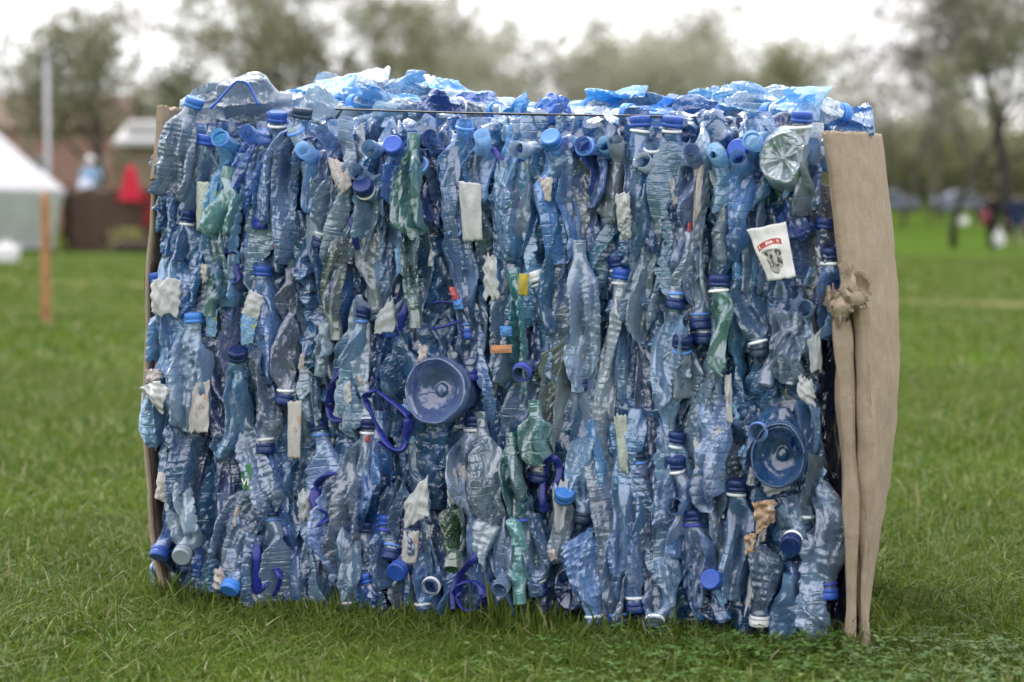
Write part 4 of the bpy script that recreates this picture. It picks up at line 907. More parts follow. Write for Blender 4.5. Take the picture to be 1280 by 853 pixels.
# crumpled torn flap: a few stiff folded shards
def shard(rows, lab, seed, cr=.010): card([[F(x, y, o) for x, y, o in rw] for rw in rows], 20, 'torn_flap', lab, parent=sheetR, seed=seed, crump=cr*2.2, sharp=2, th=.0016)
shard([[(1033, 363, .030), (1036, 360, .062), (1043, 361, .046), (1051, 366, .050)], [(1031, 374, .032), (1036, 376, .075), (1044, 377, .050), (1055, 374, .058)], [(1036, 388, .034), (1041, 391, .072), (1048, 390, .056), (1060, 386, .060)], [(1043, 404, .034), (1046, 410, .060), (1050, 406, .052), (1056, 398, .056)]], 'curled torn flap hanging over the fold', 7, .006)
shard([[(1058, 333, .040), (1066, 336, .062), (1072, 339, .050), (1080, 342, .056)], [(1056, 348, .042), (1066, 349, .072), (1073, 352, .052), (1083, 353, .060)], [(1052, 364, .046), (1064, 362, .082), (1074, 366, .058), (1086, 362, .052)], [(1054, 376, .050), (1066, 374, .080), (1076, 377, .066), (1092, 368, .044)]], 'crumpled torn flap sticking out', 8, .016)
shard([[(1046, 366, .055), (1056, 361, .088), (1066, 363, .074)], [(1050, 372, .060), (1060, 370, .095), (1072, 368, .070)], [(1052, 382, .052), (1063, 376, .082), (1080, 374, .060)], [(1056, 390, .050), (1064, 386, .066), (1078, 381, .052)]], 'small folded shard across the tear', 12, .014)
shard([[(1044, 376, .070), (1052, 372, .080), (1062, 379, .074)], [(1046, 384, .082), (1054, 382, .088), (1060, 384, .080)], [(1049, 396, .078), (1052, 394, .082), (1056, 391, .078)]], 'pale torn tip', 13, .005)
# sheet on the tent side, seen on its edge
rows = []
for (x, y, dx) in ((199, 134, 0), (197, 150, 0), (194, 190, 0), (190, 260, 0), (185, 340, 0), (182, 430, 0), (181, 520, 0), (184, 600, 0), (191, 680, 0), (203, 738, 0)):
    a = F(x, y, .012); rows.append([a, a-NO*.2-EU*.012, a-NO*.42-EU*.01, a-NO*.62+EU*.0])
sheetL = card(rows, 60, 'cardboard_sheet', 'thin brown cardboard sheet seen on edge along the tent side of the bale', seed=9, th=.006)
rows = [[F(196+k, y, .014), F(203+k, y-1, .016), F(210+k, y+3, .006)] for y, k in ((133, 1), (150, 0), (170, -1), (196, -4), (225, -7))]
card(rows, 30, 'corner_lip', 'worn upper corner curling forward', parent=sheetL, seed=10, crump=.003)
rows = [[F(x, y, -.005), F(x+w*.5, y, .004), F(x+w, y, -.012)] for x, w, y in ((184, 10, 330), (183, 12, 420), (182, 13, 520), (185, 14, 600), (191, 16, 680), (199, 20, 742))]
card(rows, 30, 'dark_lip', 'dark inner lip', parent=sheetL, seed=11, crump=.004, mat=CARD_DARK)  # strip in a much darker brown along the sheet's inner edge

# ------------------------------------------------------------------ baling strap
a, b = P(430, 137, 3.54), P(836, 147, 3.36); pts = [a+Vector((-.03, .12, -.02)), a+Vector((-.006, .03, .0)), a, a.lerp(b, .35)+Vector((0, 0, -.001)), a.lerp(b, .7), b, b+Vector((.008, .05, -.012))]
st = MB().tube(curve([p-a for p in pts], 60), .0023, 8, .7).build('baling_strap', simple('black_strap', (.012, .013, .016), .35, .2, 60), loc=a); tag(st, 'thin black baling strap stretched across the top of the bale', 'strap')

# ------------------------------------------------------------------ trees and shrubs beyond the lawn
def leafmat(name, c0, c1):
    t = NT(name); ri = t.n('ShaderNodeNewGeometry').outputs['Random Per Island']; c = t.mix(ri, c0, c1)
    return t.done(t.n('ShaderNodeMixShader', {0: .35, 1: t.pbsdf(c, .7, Specular_IOR_Level=.2), 2: t.n('ShaderNodeBsdfTranslucent', {'Color': c}).outputs[0]}).outputs[0])
LEAF = {'olive': leafmat('olive_leaves', (.155, .165, .10), (.245, .25, .15)), 'dark': leafmat('dark_needles', (.075, .085, .05), (.12, .13, .07)),
        'pale': leafmat('pale_spring_leaves', (.28, .29, .21), (.40, .40, .31)), 'bloom': leafmat('blossom', (.20, .19, .14), (.42, .39, .33)),
        'spring': leafmat('spring_leaves', (.14, .155, .065), (.21, .22, .10)), 'brown': leafmat('dark_buds', (.09, .082, .068), (.16, .145, .115))}  # leaf colours made paler to stand in for distance haze
BARK = simple('bark', (.10, .088, .075), .9, .3, 3, .4, .2); BARKP = simple('pale_bark', (.13, .12, .105), .9, .3, 3, .4, .2); BARKD = simple('dark_bark', (.045, .04, .036), .9, .3, 3, .4, .2)
def tubes(segs, mb, sides):
    for pts, rad in segs: mb.tube(pts, rad, sides)
def tree(px, depth, h, spread, kind, label, leaves=3000, ls=.2, levels=4, stems=1, trunk=.14, seed=1, base=.18, bark=BARK, droop=0., group='trees beyond the lawn', name='tree', xz=None, dense=0.):
    r = random.Random(seed); q = np.random.default_rng(seed)
    x = ray(px, 200).x/ray(px, 200).y*depth if xz is None else xz
    o = empty(name, loc=(x, depth, gz(depth)-.05)); thick, thin, tips = [], [], []
    def grow(p, d, ln, rad, lv):
        pts = [p]; n = 5
        for i in range(n):
            d = (d+Vector((r.gauss(0, .13), r.gauss(0, .13), r.gauss(0, .08)+(.05 if lv < 2 else -droop*.12)))).normalized(); pts.append(pts[-1]+d*ln/n)
        rd = np.linspace(rad, rad*(.55 if lv < levels else .3), n+1); (thick if lv <= 1 else thin).append((pts, rd))
        if lv >= levels: tips.extend(pts[1:]); return
        if lv >= levels-1: tips.extend(pts[3:])
        k = r.randint(5, 7) if lv == 0 else r.randint(3, 5)
        for j in range(k):
            i = r.randint(2 if lv else 2, n) if j else n; f = i/n
            side = Vector((r.gauss(0, 1), r.gauss(0, 1), r.gauss(.15, .35))).normalized(); mixv = .25 if i == n and j == 0 else r.uniform(.5, .95)
            nd = (d*(1-mixv)+Vector((side.x*spread/h*1.9, side.y*spread/h*1.9, side.z))*mixv).normalized()
            grow(pts[i], nd, ln*r.uniform(.5, .72), max(.008, rad*(1-.45*f)*r.uniform(.45, .62)), lv+1)
    for s in range(stems):
        a = s*2*PI/max(1, stems)+.4; tl = 0 if stems == 1 else .28
        grow(Vector((math.cos(a)*.1*(stems > 1), math.sin(a)*.1, 0)), Vector((math.cos(a)*tl, math.sin(a)*tl, 1)).normalized(), h*(.42 if stems == 1 else .5), trunk, 0)
    m = MB(); tubes(thick, m, 7); m.build('trunk', bark, o)
    m = MB(); tubes(thin, m, 4)
    T = np.array([tuple(t) for t in tips]); top = T[:, 2].max(); sc = h/top; 
    k = q.integers(0, len(T), leaves); leaves = int(leaves*.8); k = q.integers(0, len(T), leaves); c = T[k]+q.normal(0, ls*.8+dense*.7, (leaves, 3)); c = c[c[:, 2] > h*base*.6]; n = len(c)
    u = q.normal(size=(n, 3)); u /= np.linalg.norm(u, axis=1)[:, None]; v = np.cross(u, q.normal(size=(n, 3))); v /= np.linalg.norm(v, axis=1)[:, None]
    s = ls*q.uniform(.35, 1.0, n)[:, None]; V = np.stack([c-u*s*.5, c+v*s*.32, c+u*s*.5, c-v*s*.32], 1).reshape(-1, 3); Q = np.arange(n*4).reshape(-1, 4)
    nt = sum(len(a) for a in m.V); nq = sum(len(a) for a in m.Q)+sum(len(a) for a in m.T)
    m.add(V, Q); V_ = np.vstack(m.V); cr = mesh_np('crown', V_, np.vstack(m.Q), np.vstack(m.T)); ob = link('crown', cr, [LEAF[kind], bark], o)
    qs = np.vstack(m.Q); mi = np.concatenate([(qs[:, 0] < nt).astype(np.int32), np.ones(len(np.vstack(m.T)), np.int32)]); cr.polygons.foreach_set('material_index', mi[:len(cr.polygons)])
    o.scale = (1, 1, sc); tag(o, label, 'tree' if name != 'shrub' else 'shrub', group); return o
tree(14, 78, 14, 5, 'brown', 'bare grey tree at the far tent-side corner of the picture', 4200, .15, seed=11, trunk=.13, bark=BARKP)
tree(52, 98, 15, 5.5, 'bloom', 'thin bare tree behind the grey metal mast', 5200, .17, seed=12, trunk=.12, bark=BARKP)
tree(132, 80, 8.6, 2.3, 'olive', 'dense olive-green egg-shaped tree above the white-capped person', 9000, .24, seed=13, base=.3, trunk=.16, dense=.22)
tree(208, 92, 6.3, 2.0, 'dark', 'low dark evergreen tree beside the dense olive-green one', 6000, .26, seed=14, base=.2, trunk=.12, dense=.18)
tree(375, 86, 13.5, 6.5, 'olive', 'big spreading tree with several dark stems behind the jug on top of the bale', 24000, .22, seed=15, stems=5, trunk=.17, bark=BARKD, droop=.6)
tree(292, 92, 12.5, 5.2, 'olive', 'wispy olive tree just beside the big many-stemmed one', 14000, .22, seed=25, trunk=.12, bark=BARK, droop=.6)
tree(472, 93, 12.5, 5.2, 'olive', 'wispy tree on the other flank of the big many-stemmed one', 12000, .21, seed=26, trunk=.12, bark=BARK, droop=.6)
tree(258, 90, 6.6, 1.8, 'dark', 'small dark conifer above the tent-side top corner of the bale', 4600, .25, seed=16, base=.15, trunk=.10, dense=.2)
tree(560, 104, 11.0, 5.5, 'bloom', 'thin whitish blossoming tree above the strap', 9000, .22, seed=17, trunk=.11, bark=BARKP)
tree(645, 98, 10.2, 6.6, 'pale', 'pale loose spring tree above the middle of the bale', 15000, .26, seed=18, stems=2, trunk=.12, bark=BARKP, dense=.1)
tree(728, 116, 10.2, 6.2, 'bloom', 'low whitish blossoming tree between two pale green ones', 11000, .28, seed=19, trunk=.12, dense=.2)
tree(828, 112, 11.4, 7.4, 'pale', 'rounded pale green tree, tallest above the bale\'s cardboard half', 18000, .30, seed=20, stems=2, trunk=.14, dense=.22, bark=BARKP)
tree(908, 118, 10.4, 6.2, 'pale', 'pale green tree tucked between the tallest rounded one and an olive one', 13000, .30, seed=21, trunk=.13, dense=.22)
tree(990, 106, 10.0, 6.4, 'spring', 'rounded olive-yellow tree above the cardboard end of the bale', 15000, .28, seed=22, stems=2, trunk=.14, dense=.22)
tree(1066, 120, 9.6, 5.2, 'bloom', 'whitish sparse tree behind the top of the cardboard sheet', 6500, .24, seed=27, trunk=.10)
tree(1128, 96, 12.5, 4.2, 'brown', 'bare twiggy tree just past the cardboard sheet', 4200, .17, seed=23, trunk=.10, bark=BARKP)
tree(1163, 104, 12, 3.8, 'pale', 'slim sparse tree second from the cardboard sheet', 3600, .18, seed=28, trunk=.10, bark=BARKP)
tree(1193, 63, 9.2, 2.6, 'olive', 'slender dark-stemmed tree standing alone out on the lawn', 6500, .17, seed=24, trunk=.115, bark=BARKD, base=.25)
tree(1222, 108, 13, 4.5, 'bloom', 'pale bare tree behind the lone slender one', 5000, .18, seed=29, trunk=.12, bark=BARKP)
tree(1262, 82, 13.5, 5.2, 'brown', 'tall blackish tree above the walkers', 11000, .22, seed=30, trunk=.24, bark=BARKD)
tree(1104, 88, 12, 3.4, 'bloom', 'bare thin-branched tree directly behind the cardboard sheet\'s upper edge', 2200, .15, seed=41, trunk=.09, bark=BARK)
tree(1243, 92, 14, 3.6, 'brown', 'bare straight tree between the pale bare one and the blackish one', 3200, .15, seed=42, trunk=.13, bark=BARKD)
tree(1288, 78, 13, 4.4, 'brown', 'dark trunk at the picture\'s edge behind the walker in navy', 5200, .18, seed=43, trunk=.2, bark=BARKD)
tree(190, 112, 13, 5.0, 'bloom', 'pale bare tree filling the gap behind the low dark evergreen', 5000, .16, seed=44, trunk=.1, bark=BARKP)
tree(525, 110, 13, 6.0, 'pale', 'tall wispy pale tree rising just past the big many-stemmed one', 9000, .2, seed=45, trunk=.12, bark=BARKP)
tree(610, 118, 13, 6.4, 'bloom', 'tall thin whitish tree behind the pale loose spring tree', 8000, .2, seed=46, trunk=.12, bark=BARKP)
tree(1178, 112, 17, 5.5, 'bloom', 'tallest bare pale tree, reaching past the picture\'s top beside the lone slender one', 6500, .17, seed=47, trunk=.14, bark=BARKP)
SH = [(1098, 150, 6.6, 'spring', 'olive shrub directly past the cardboard sheet'), (1142, 154, 7.0, 'olive', 'darker tall shrub behind the grey-blue car'), (1188, 150, 6.4, 'spring', 'bushy shrub behind the lone slender tree'), (1232, 156, 7.0, 'olive', 'dark green shrub behind the walker with the white bag'), (1282, 150, 6.6, 'spring', 'shrub behind the walker in navy'),
      (1050, 156, 5.2, 'spring', None), (960, 158, 4.6, 'olive', None), (860, 158, 4.8, 'spring', None), (740, 160, 4.6, 'olive', None), (600, 158, 4.8, 'spring', None), (470, 160, 4.8, 'olive', None), (330, 150, 4.8, 'olive', None), (225, 140, 4.6, 'dark', None), (60, 150, 5.2, 'olive', 'dark shrub behind the brick house'), (-40, 140, 5.4, 'olive', 'shrub behind the tent roof')]
for i, (px, d, h, kd, lb) in enumerate(SH):
    tree(px, d, h, h*1.0, kd, lb or 'low shrub of the far row hidden behind the bale', 8000, .40, 3, 4, .06, 50+i, .02, BARK, .3, 'shrubs along the far edge of the lawn', 'shrub', dense=.42)

# ------------------------------------------------------------------ tent, stake, mast, bag
WHITE_CLOTH = simple('tent_canvas', (.42, .42, .44), .7, .05, 1.2, .15, .2); GREEN_CLOTH = simple('tent_wall_cloth', (.36, .40, .385), .7, .10, 2., .2, .2)
WOOD = simple('orange_wood', (.34, .17, .075), .7, .35, 14, .3, .3); GREYM = simple('galvanised_steel', (.40, .40, .44), .5, .1, 5, 0, .5)
D = 56.
def X(px, d): return (px-640)/FPX*d/CP
def Zp(py, d): return CAMZ + d*math.tan(math.atan((426.5-py)/FPX)-PITCH)
tx, hw, ez = X(-66, D), X(83, D)-X(-66, D), Zp(238, D)
ta = math.atan((640-83)/FPX); tent = empty('tent', loc=(X(83, D)-(hw*math.cos(ta)+hw*math.sin(ta)), D-(hw*math.sin(ta)-hw*math.cos(ta)), 0), rz=ta); apex = Zp(92, D)
n = 17; a_, b_ = np.meshgrid(np.linspace(-1, 1, n), np.linspace(-1, 1, n)); rr_ = np.maximum(abs(a_), abs(b_)); zz = apex-(apex-ez)*(rr_**.92)+.04*np.sin(a_*9)*np.sin(b_*7)-.06*np.sin(PI*rr_)
rf = link('roof', mesh_np('roof', np.stack([a_*hw, b_*hw, zz], -1), grid_quads(n, n)), WHITE_CLOTH, tent)
# valance and slack side walls, leaning in towards the foot
def wallstrip(z0, z1, in0, in1, wav, amp):
    m = MB()
    for sgn, ax in ((-1, 'y'), (1, 'y'), (-1, 'x'), (1, 'x')):
        s = np.linspace(-1, 1, 60); t = np.linspace(0, 1, 7); S, T_ = np.meshgrid(s, t); off = hw-(in0+(in1-in0)*T_)+amp*np.sin(S*wav)*T_; zz = z0+(z1-z0)*T_; sp = S*(hw-(in0+(in1-in0)*T_))
        m.add(np.stack([sp, sgn*off, zz] if ax == 'y' else [sgn*off, sp, zz], -1).reshape(-1, 3), grid_quads(7, 60))
    return m
wallstrip(ez+.01, ez-.16, .0, .03, 34, .02).build('valance', WHITE_CLOTH, tent)
wallstrip(ez-.12, .30, .04, .30, 21, .05).build('wall', GREEN_CLOTH, tent); wallstrip(.30, .10, .30, .32, 21, .05).build('skirt', WHITE_CLOTH, tent)
for sx in (-1, 1):
    for sy in (-1, 1): MB().tube([(sx*(hw-.12), sy*(hw-.12), 0), (sx*(hw-.1), sy*(hw-.1), ez)], .03, 8).build('pole', WOOD, tent)
tag(tent, 'white pointed tent with slack pale green side walls', 'tent')
g0 = Gd(58, 408); sh_ = P(59, 240, g0.y).z
r9 = np.random.default_rng(3); m = MB(); zs = np.linspace(-.1, sh_, 14); m.tube([(r9.normal(0, .002), r9.normal(0, .002), z) for z in zs], [.030]*12+[.029, .020], 10)
stk = m.build('wooden_stake', WOOD, loc=(g0.x, g0.y, 0)); tag(stk, 'slim orange-brown wooden stake driven into the lawn in front of the tent corner', 'stake')
ms = empty('metal_mast', loc=(X(62, 66), 66, 0)); MB().tube([(0, 0, 0), (0, 0, 2.), (0, 0, Zp(70, 66))], [.085, .08, .065], 12).build('pole', GREYM, ms)
MB().lathe([(.001, .0), (.13, .0), (.13, .10), (.09, .16), (.001, .17)], 16, Matrix.Translation((0, 0, Zp(70, 66)))).build('cap', GREYM, ms); MB().lathe([(.2, 0), (.2, .12), (.12, .16)], 16).build('base', GREYM, ms); tag(ms, 'straight grey metal mast rising behind the tent', 'mast')
def sack(x, y, w, h, label, c=(.62, .62, .64), name='white_bag', seed=1, z=None):
    r = np.random.default_rng(seed); prof = np.array([(.01, 0), (.42, .0), (.52, .12), (.5, .45), (.4, .72), (.16, .86), (.2, 1.), (.12, 1.)]); tt = np.linspace(0, 7, 22); pr = np.stack([np.interp(tt, np.arange(8), prof[:, i]) for i in (0, 1)], 1)
    a = np.linspace(0, 2*PI, 28, endpoint=False); V = np.stack([pr[:, :1]*w*np.cos(a), pr[:, :1]*w*.7*np.sin(a), np.repeat(pr[:, 1:]*h, 28, 1)], -1)
    for i in range(6):
        d = r.normal(size=3); d /= np.linalg.norm(d); k = r.uniform(1, 5)/w; V = V+(.16/k*(tri(V@d*k)-.5))[..., None]*r.normal(0, .6, 3)
    o = link(name, mesh_np(name, V, grid_quads(22, 28, True)), simple(name+'_film', c, .4, .1, 4, .2), loc=(x, y, gz(y) if z is None else z)); tag(o, label, 'bag'); return o
g1 = Gd(9, 330); sack(g1.x, g1.y, .42, .40, 'small white bag lying at the foot of the tent wall', seed=4)

# ------------------------------------------------------------------ buildings and fence on the tent side
BRICK = NT('brick_wall'); _o = BRICK.coord(); _b = BRICK.n('ShaderNodeTexBrick', {'Vector': BRICK.n('ShaderNodeMapping', {0: _o, 2: (PI/2, 0, 0)}).outputs[0], 'Color1': (.30, .135, .105, 1), 'Color2': (.24, .11, .09, 1), 'Mortar': (.32, .27, .24, 1), 'Scale': 4.}).outputs[0]
BRICK = BRICK.done(BRICK.pbsdf(_b, .85)); TILE = simple('roof_tiles', (.15, .085, .07), .8, .3, 6, .5); PALEROOF = simple('pale_sheet_roof', (.36, .355, .36), .5, .1, 2); BOARD = simple('beige_boards', (.20, .155, .115), .8, .25, 5, .3); GLASSD = simple('window_glass', (.03, .035, .04), .08, .1); TRIM = simple('white_paint', (.62, .62, .60), .5, .08, 5)
def house(x0, x1, d, dep, eave, ridge, label, wall, roofm, name, win=2, flat=False):
    w = x1-x0; g = gz(d)-.1; o = empty(name, loc=((x0+x1)/2, d, g)); h = eave-g
    MB().box((0, dep/2, h/2), (w, dep, h)).build('wall', wall, o, smooth=False); rg = ridge-g
    m = MB()
    if flat:
        m.add([(-w/2-.3, -.5, h-.02), (w/2+.3, -.5, h-.02), (w/2+.3, dep+.3, rg), (-w/2-.3, dep+.3, rg), (-w/2-.3, -.5, h+.14), (w/2+.3, -.5, h+.14), (w/2+.3, dep+.3, rg+.16), (-w/2-.3, dep+.3, rg+.16)], [(0, 3, 2, 1), (4, 5, 6, 7), (0, 1, 5, 4), (1, 2, 6, 5), (2, 3, 7, 6), (3, 0, 4, 7)])
        m.box((0, dep/2, (h+rg)/2-.05), (w-.1, dep-.1, rg-h))
    else:
        for s in (0, 1):
            y0, y1 = (-.35, dep/2) if s == 0 else (dep+.35, dep/2)
            m.add([(-w/2-.3, y0, h-.1), (w/2+.3, y0, h-.1), (w/2+.3, y1, rg), (-w/2-.3, y1, rg), (-w/2-.3, y0, h+.06), (w/2+.3, y0, h+.06), (w/2+.3, y1, rg+.18), (-w/2-.3, y1, rg+.18)], [(0, 3, 2, 1), (4, 5, 6, 7), (0, 1, 5, 4), (1, 2, 6, 5), (2, 3, 7, 6), (3, 0, 4, 7)])
        for s in (-1, 1): m.add([(s*(w/2-.02), 0, h), (s*(w/2-.02), dep, h), (s*(w/2-.02), dep/2, rg)], np.zeros((0, 4), int), [(0, 1, 2)])
    m.build('roof', roofm, o, smooth=False)
    for i in range(win):
        wx = -w/2+w*(i+.5)/win; f = MB()
        for a in (-.45, .45): f.box((wx+a, -.03, h*.55), (.1, .06, 1.3))
        for b in (-.6, .6): f.box((wx, -.032, h*.55+b), (.8, .06, .1))
        fo_ = f.build('window', TRIM, o, smooth=False); MB().box((wx, -.012, h*.55), (.8, .02, 1.1)).build('pane', GLASSD, fo_, smooth=False)
    tag(o, label, 'building'); return o
house(X(-60, 122), X(158, 122), 122, 7, Zp(160, 122), Zp(118, 122), 'red brick house with a tiled roof seen between the tent and the dense tree', BRICK, TILE, 'brick_house', 3)
house(X(158, 74), X(262, 74), 74, 2.4, Zp(182, 74), Zp(152, 74), 'beige board shed with a pale sloping roof behind the red cloth', BOARD, PALEROOF, 'garden_shed', 0, True)
WICK = NT('wicker'); _o = WICK.coord(); _w = WICK.n('ShaderNodeTexWave', {'Vector': _o, 'Scale': 9., 'Distortion': 3., 'Detail': 2.}, bands_direction='Z').outputs[1]
WICK = WICK.done(WICK.pbsdf(WICK.mix(_w, (.075, .048, .034), (.17, .11, .08)), .85, WICK.bump(_w, .6, .03)))
fx0, fx1, fd = X(86, 57), X(300, 57), 57.; fe = empty('wicker_fence', loc=(fx0, fd, 0)); L_ = fx1-fx0; fh = Zp(237, 57)
xx_, zz_ = np.meshgrid(np.linspace(0, L_, 90), np.linspace(.02, fh, 30)); V = np.stack([xx_, .05*np.sin(xx_*9+np.floor(zz_*18)*PI), zz_+.02*np.sin(xx_*13)], -1); pn_ = link('panel', mesh_np('panel', V, grid_quads(30, 90)), WICK, fe); pn_.modifiers.new('thickness', 'SOLIDIFY').thickness = .05
for i in range(7): MB().tube([(L_*i/6, .05, 0), (L_*i/6+.02, .05, fh+.08)], .045, 8).build('post', BARK, fe)
tag(fe, 'brown woven wicker fence behind the tent corner', 'fence')
lg = MB().tube([(X(146, 55), 55, .14), (X(170, 55), 55.05, .15), (X(215, 55), 55, .14)], [.13, .14, .13], 12).build('log', BARKD); tag(lg, 'dark log lying at the foot of the wicker fence', 'log')
# red cloth hung over the fence
cx_ = X(164, 56.6); aa, bb = np.meshgrid(np.linspace(0, 2*PI, 40, endpoint=False), np.linspace(0, 1, 14)); wd_ = .10+.17*bb+.03*np.sin(aa*6)*bb; V = np.stack([wd_*np.cos(aa)*(1+.1*bb), wd_*.55*np.sin(aa), Zp(207, 56.6)-(Zp(207, 56.6)-Zp(251, 56.6))*bb-.02*np.cos(aa*6)*bb], -1); V[0, :, 0] *= .6; V[0, :, 1] *= .5
rc = link('red_cloth', mesh_np('red_cloth', V, grid_quads(14, 40, True)), simple('red_cloth_weave', (.50, .025, .05), .8, .12, 6, .2, .2), loc=(cx_, 56.75, 0)); tag(rc, 'red tapered cloth draped over the wicker fence', 'cloth')
V2 = V.copy(); rc2 = link('dark_red_cloth', mesh_np('dark_red_cloth', V2*np.array([.62, .8, 1])+np.array([0, 0, -.62]), grid_quads(14, 40, True)), simple('dark_red_weave', (.16, .015, .02), .8, .12, 6, .2, .2), loc=(X(186, 56.4), 56.7, 0)); tag(rc2, 'dark red cloth hanging lower on the wicker fence', 'cloth')
# yellow flowers
def flowers(px, d, w, h, label):
    q = np.random.default_rng(8); o = empty('flowering_plant', loc=(X(px, d), d, 0)); n = 900
    for nm, k, mt, s, lo in (('foliage', 700, LEAF['olive'], .10, 0), ('blossom', 260, simple('yellow_petals', (.60, .48, .03), .6, .15, 5), .07, .45)):
        c = np.stack([q.normal(0, w*.4, k), q.normal(0, w*.3, k), h*(lo+(1-lo)*q.random(k))*np.exp(-q.normal(0, .5, k)**2)], 1); u = q.normal(size=(k, 3)); u /= np.linalg.norm(u, axis=1)[:, None]; v = np.cross(u, q.normal(size=(k, 3))); v /= np.linalg.norm(v, axis=1)[:, None]
        link(nm, mesh_np(nm, np.stack([c-u*s*.5, c+v*s*.4, c+u*s*.5, c-v*s*.4], 1), np.arange(k*4).reshape(-1, 4)), mt, o)
    tag(o, label, 'plant')
flowers(160, 55.6, .42, .62, 'clump of yellow flowers in front of the wicker fence')
st_ = empty('wooden_stage', loc=(X(125, 59), 59, 0)); MB().box((0, 0, .70), (2.4, 1.6, .10)).build('deck', BOARD, st_, smooth=False)
for sx in (-1, 1):
    for sy in (-1, 1): MB().box((sx*1.1, sy*.7, .325), (.1, .1, .648)).build('leg', BARK, st_, smooth=False)
tag(st_, 'low wooden stage behind the wicker fence carrying the white-capped person', 'stage')

# ------------------------------------------------------------------ people
SKIN = simple('skin', (.42, .26, .19), .55, .06, 8)
def person(x, y, z, face, top, legs, shoes, hair, label, h=1.72, walk=.12, arms=((.0, .1), (.0, .1)), coat=None, hat=None, spread=.05):
    """face: heading in radians (0 looks to -y, the camera); arms: (forward swing, elbow bend) per side"""
    k = h/1.72; bm = bmesh.new(); sk = bm.verts.layers.skin.verify(); vs = {}
    def v(nm, p, r, par=None):
        a = bm.verts.new(Vector(p)*k); a[sk].radius = (r*k, r*k) if not isinstance(r, tuple) else (r[0]*k, r[1]*k); vs[nm] = a
        if par: bm.edges.new((vs[par], a))
    v('pelvis', (0, 0, .93), (.155, .11)); v('waist', (0, -.005, 1.08), (.14, .10), 'pelvis'); v('chest', (0, 0, 1.27), (.165, .115), 'waist'); v('shoul', (0, .01, 1.40), (.13, .085), 'chest'); v('neck', (0, 0, 1.48), .052, 'shoul'); v('jaw', (0, -.025, 1.55), (.062, .07), 'neck'); v('head', (0, -.008, 1.63), (.076, .092), 'jaw'); v('crown', (0, 0, 1.70), (.055, .068), 'head')
    for s, nm in ((-1, 'l'), (1, 'r')):
        w = walk*s; v('hip'+nm, (s*.095, 0, .86), .095, 'pelvis'); v('knee'+nm, (s*(.10+spread*.4), -.03-w*.6, .49), .062, 'hip'+nm); v('ank'+nm, (s*(.10+spread), -w*1.6+(.06 if w < 0 else 0), .09), .042, 'knee'+nm); v('toe'+nm, (s*(.11+spread), -w*1.6-.13+(.06 if w < 0 else 0), .035), .035, 'ank'+nm)
        sw, be = arms[(s+1)//2]; v('sh'+nm, (s*.185, .01, 1.385), .062, 'shoul'); ex, ey, ez_ = s*.25, -.28*math.sin(sw)+.02, 1.385-.29*math.cos(sw); v('el'+nm, (ex, ey, ez_), .045, 'sh'+nm)
        a2 = sw+be; wx, wy, wz = s*.24, ey-.25*math.sin(a2), ez_-.25*math.cos(a2); v('wr'+nm, (wx, wy, wz), .030, 'el'+nm); d = Vector((0, -math.sin(a2), -math.cos(a2))); v('pm'+nm, Vector((wx, wy, wz))+d*.07, (.036, .018), 'wr'+nm)
        for i in range(4):
            b = Vector((wx, wy, wz))+d*.08+Vector((0, math.cos(a2)*(.026-.017*i), -math.sin(a2)*(.026-.017*i))); v('f%d%s' % (i, nm), b+d*.05, .0085, 'pm'+nm); v('g%d%s' % (i, nm), b+d*(.085, .095, .09, .075)[i]+Vector((-s*.012, 0, 0)), .0075, 'f%d%s' % (i, nm))
        v('th'+nm, Vector((wx-s*.03, wy-.03, wz))+d*.05, .010, 'wr'+nm)
    vs['pelvis'][sk].use_root = True
    me = bpy.data.meshes.new('tmp'); bm.to_mesh(me); bm.free(); ob = bpy.data.objects.new('tmp', me); COL.objects.link(ob); ob.modifiers.new('s', 'SKIN').use_smooth_shade = True; sb = ob.modifiers.new('d', 'SUBSURF'); sb.levels = sb.render_levels = 2
    bpy.context.view_layer.update(); ev = bpy.data.meshes.new_from_object(ob.evaluated_get(bpy.context.evaluated_depsgraph_get())); bpy.data.objects.remove(ob)
    ev.materials.clear()
    for mt in (SKIN, top, legs, shoes): ev.materials.append(mt)
    for p_ in ev.polygons:
        c = p_.center/k; p_.material_index = 0 if c.z > 1.465 else 3 if c.z < .085 else 1 if (c.z > .84 and abs(c.x) < .21) or (abs(c.x) >= .17 and c.z > .93) else 2 if abs(c.x) < .2 else 0; p_.use_smooth = True
    o = empty('person', loc=(x, y, z), rz=face); link('body', ev, None, o)
    m = MB(); a = np.linspace(0, 2*PI, 20, endpoint=False); prof = [(.001, 1.745), (.045, 1.738), (.075, 1.71), (.094, 1.66), (.096, 1.60), (.085, 1.56)]
    m.add(np.array([[(r*.9*math.cos(t)*k, (r*1.08*math.sin(t)+.018)*k, (zz-(.0 if math.sin(t) > -.2 else -.045*(zz < 1.68)))*k) for t in a] for r, zz in prof]).reshape(-1, 3), grid_quads(6, 20, True)); m.build('hair', hair, o)
    if hat: MB().lathe([(.001, 1.775*k), (.07*k, 1.77*k), (.105*k, 1.72*k), (.11*k, 1.66*k), (.16*k, 1.645*k), (.16*k, 1.64*k), (.10*k, 1.65*k)], 20, Matrix.Translation((0, .005, 0))).build('cap', hat, o)
    if coat:
        prof = [(.185, 1.40), (.20, 1.28), (.185, 1.08), (.20, .92), (.225, .74)]
        m = MB(); m.add(np.array([[(r*math.cos(t)*k, (r*.68*math.sin(t))*k, zz*k) for t in a] for r, zz in prof]).reshape(-1, 3), grid_quads(5, 20, True)); m.build('coat', coat, o)
    tag(o, label, 'person', 'people around the lawn'); return o
fab = lambda n, c: simple(n, c, .85, .15, 9, .2, .2)
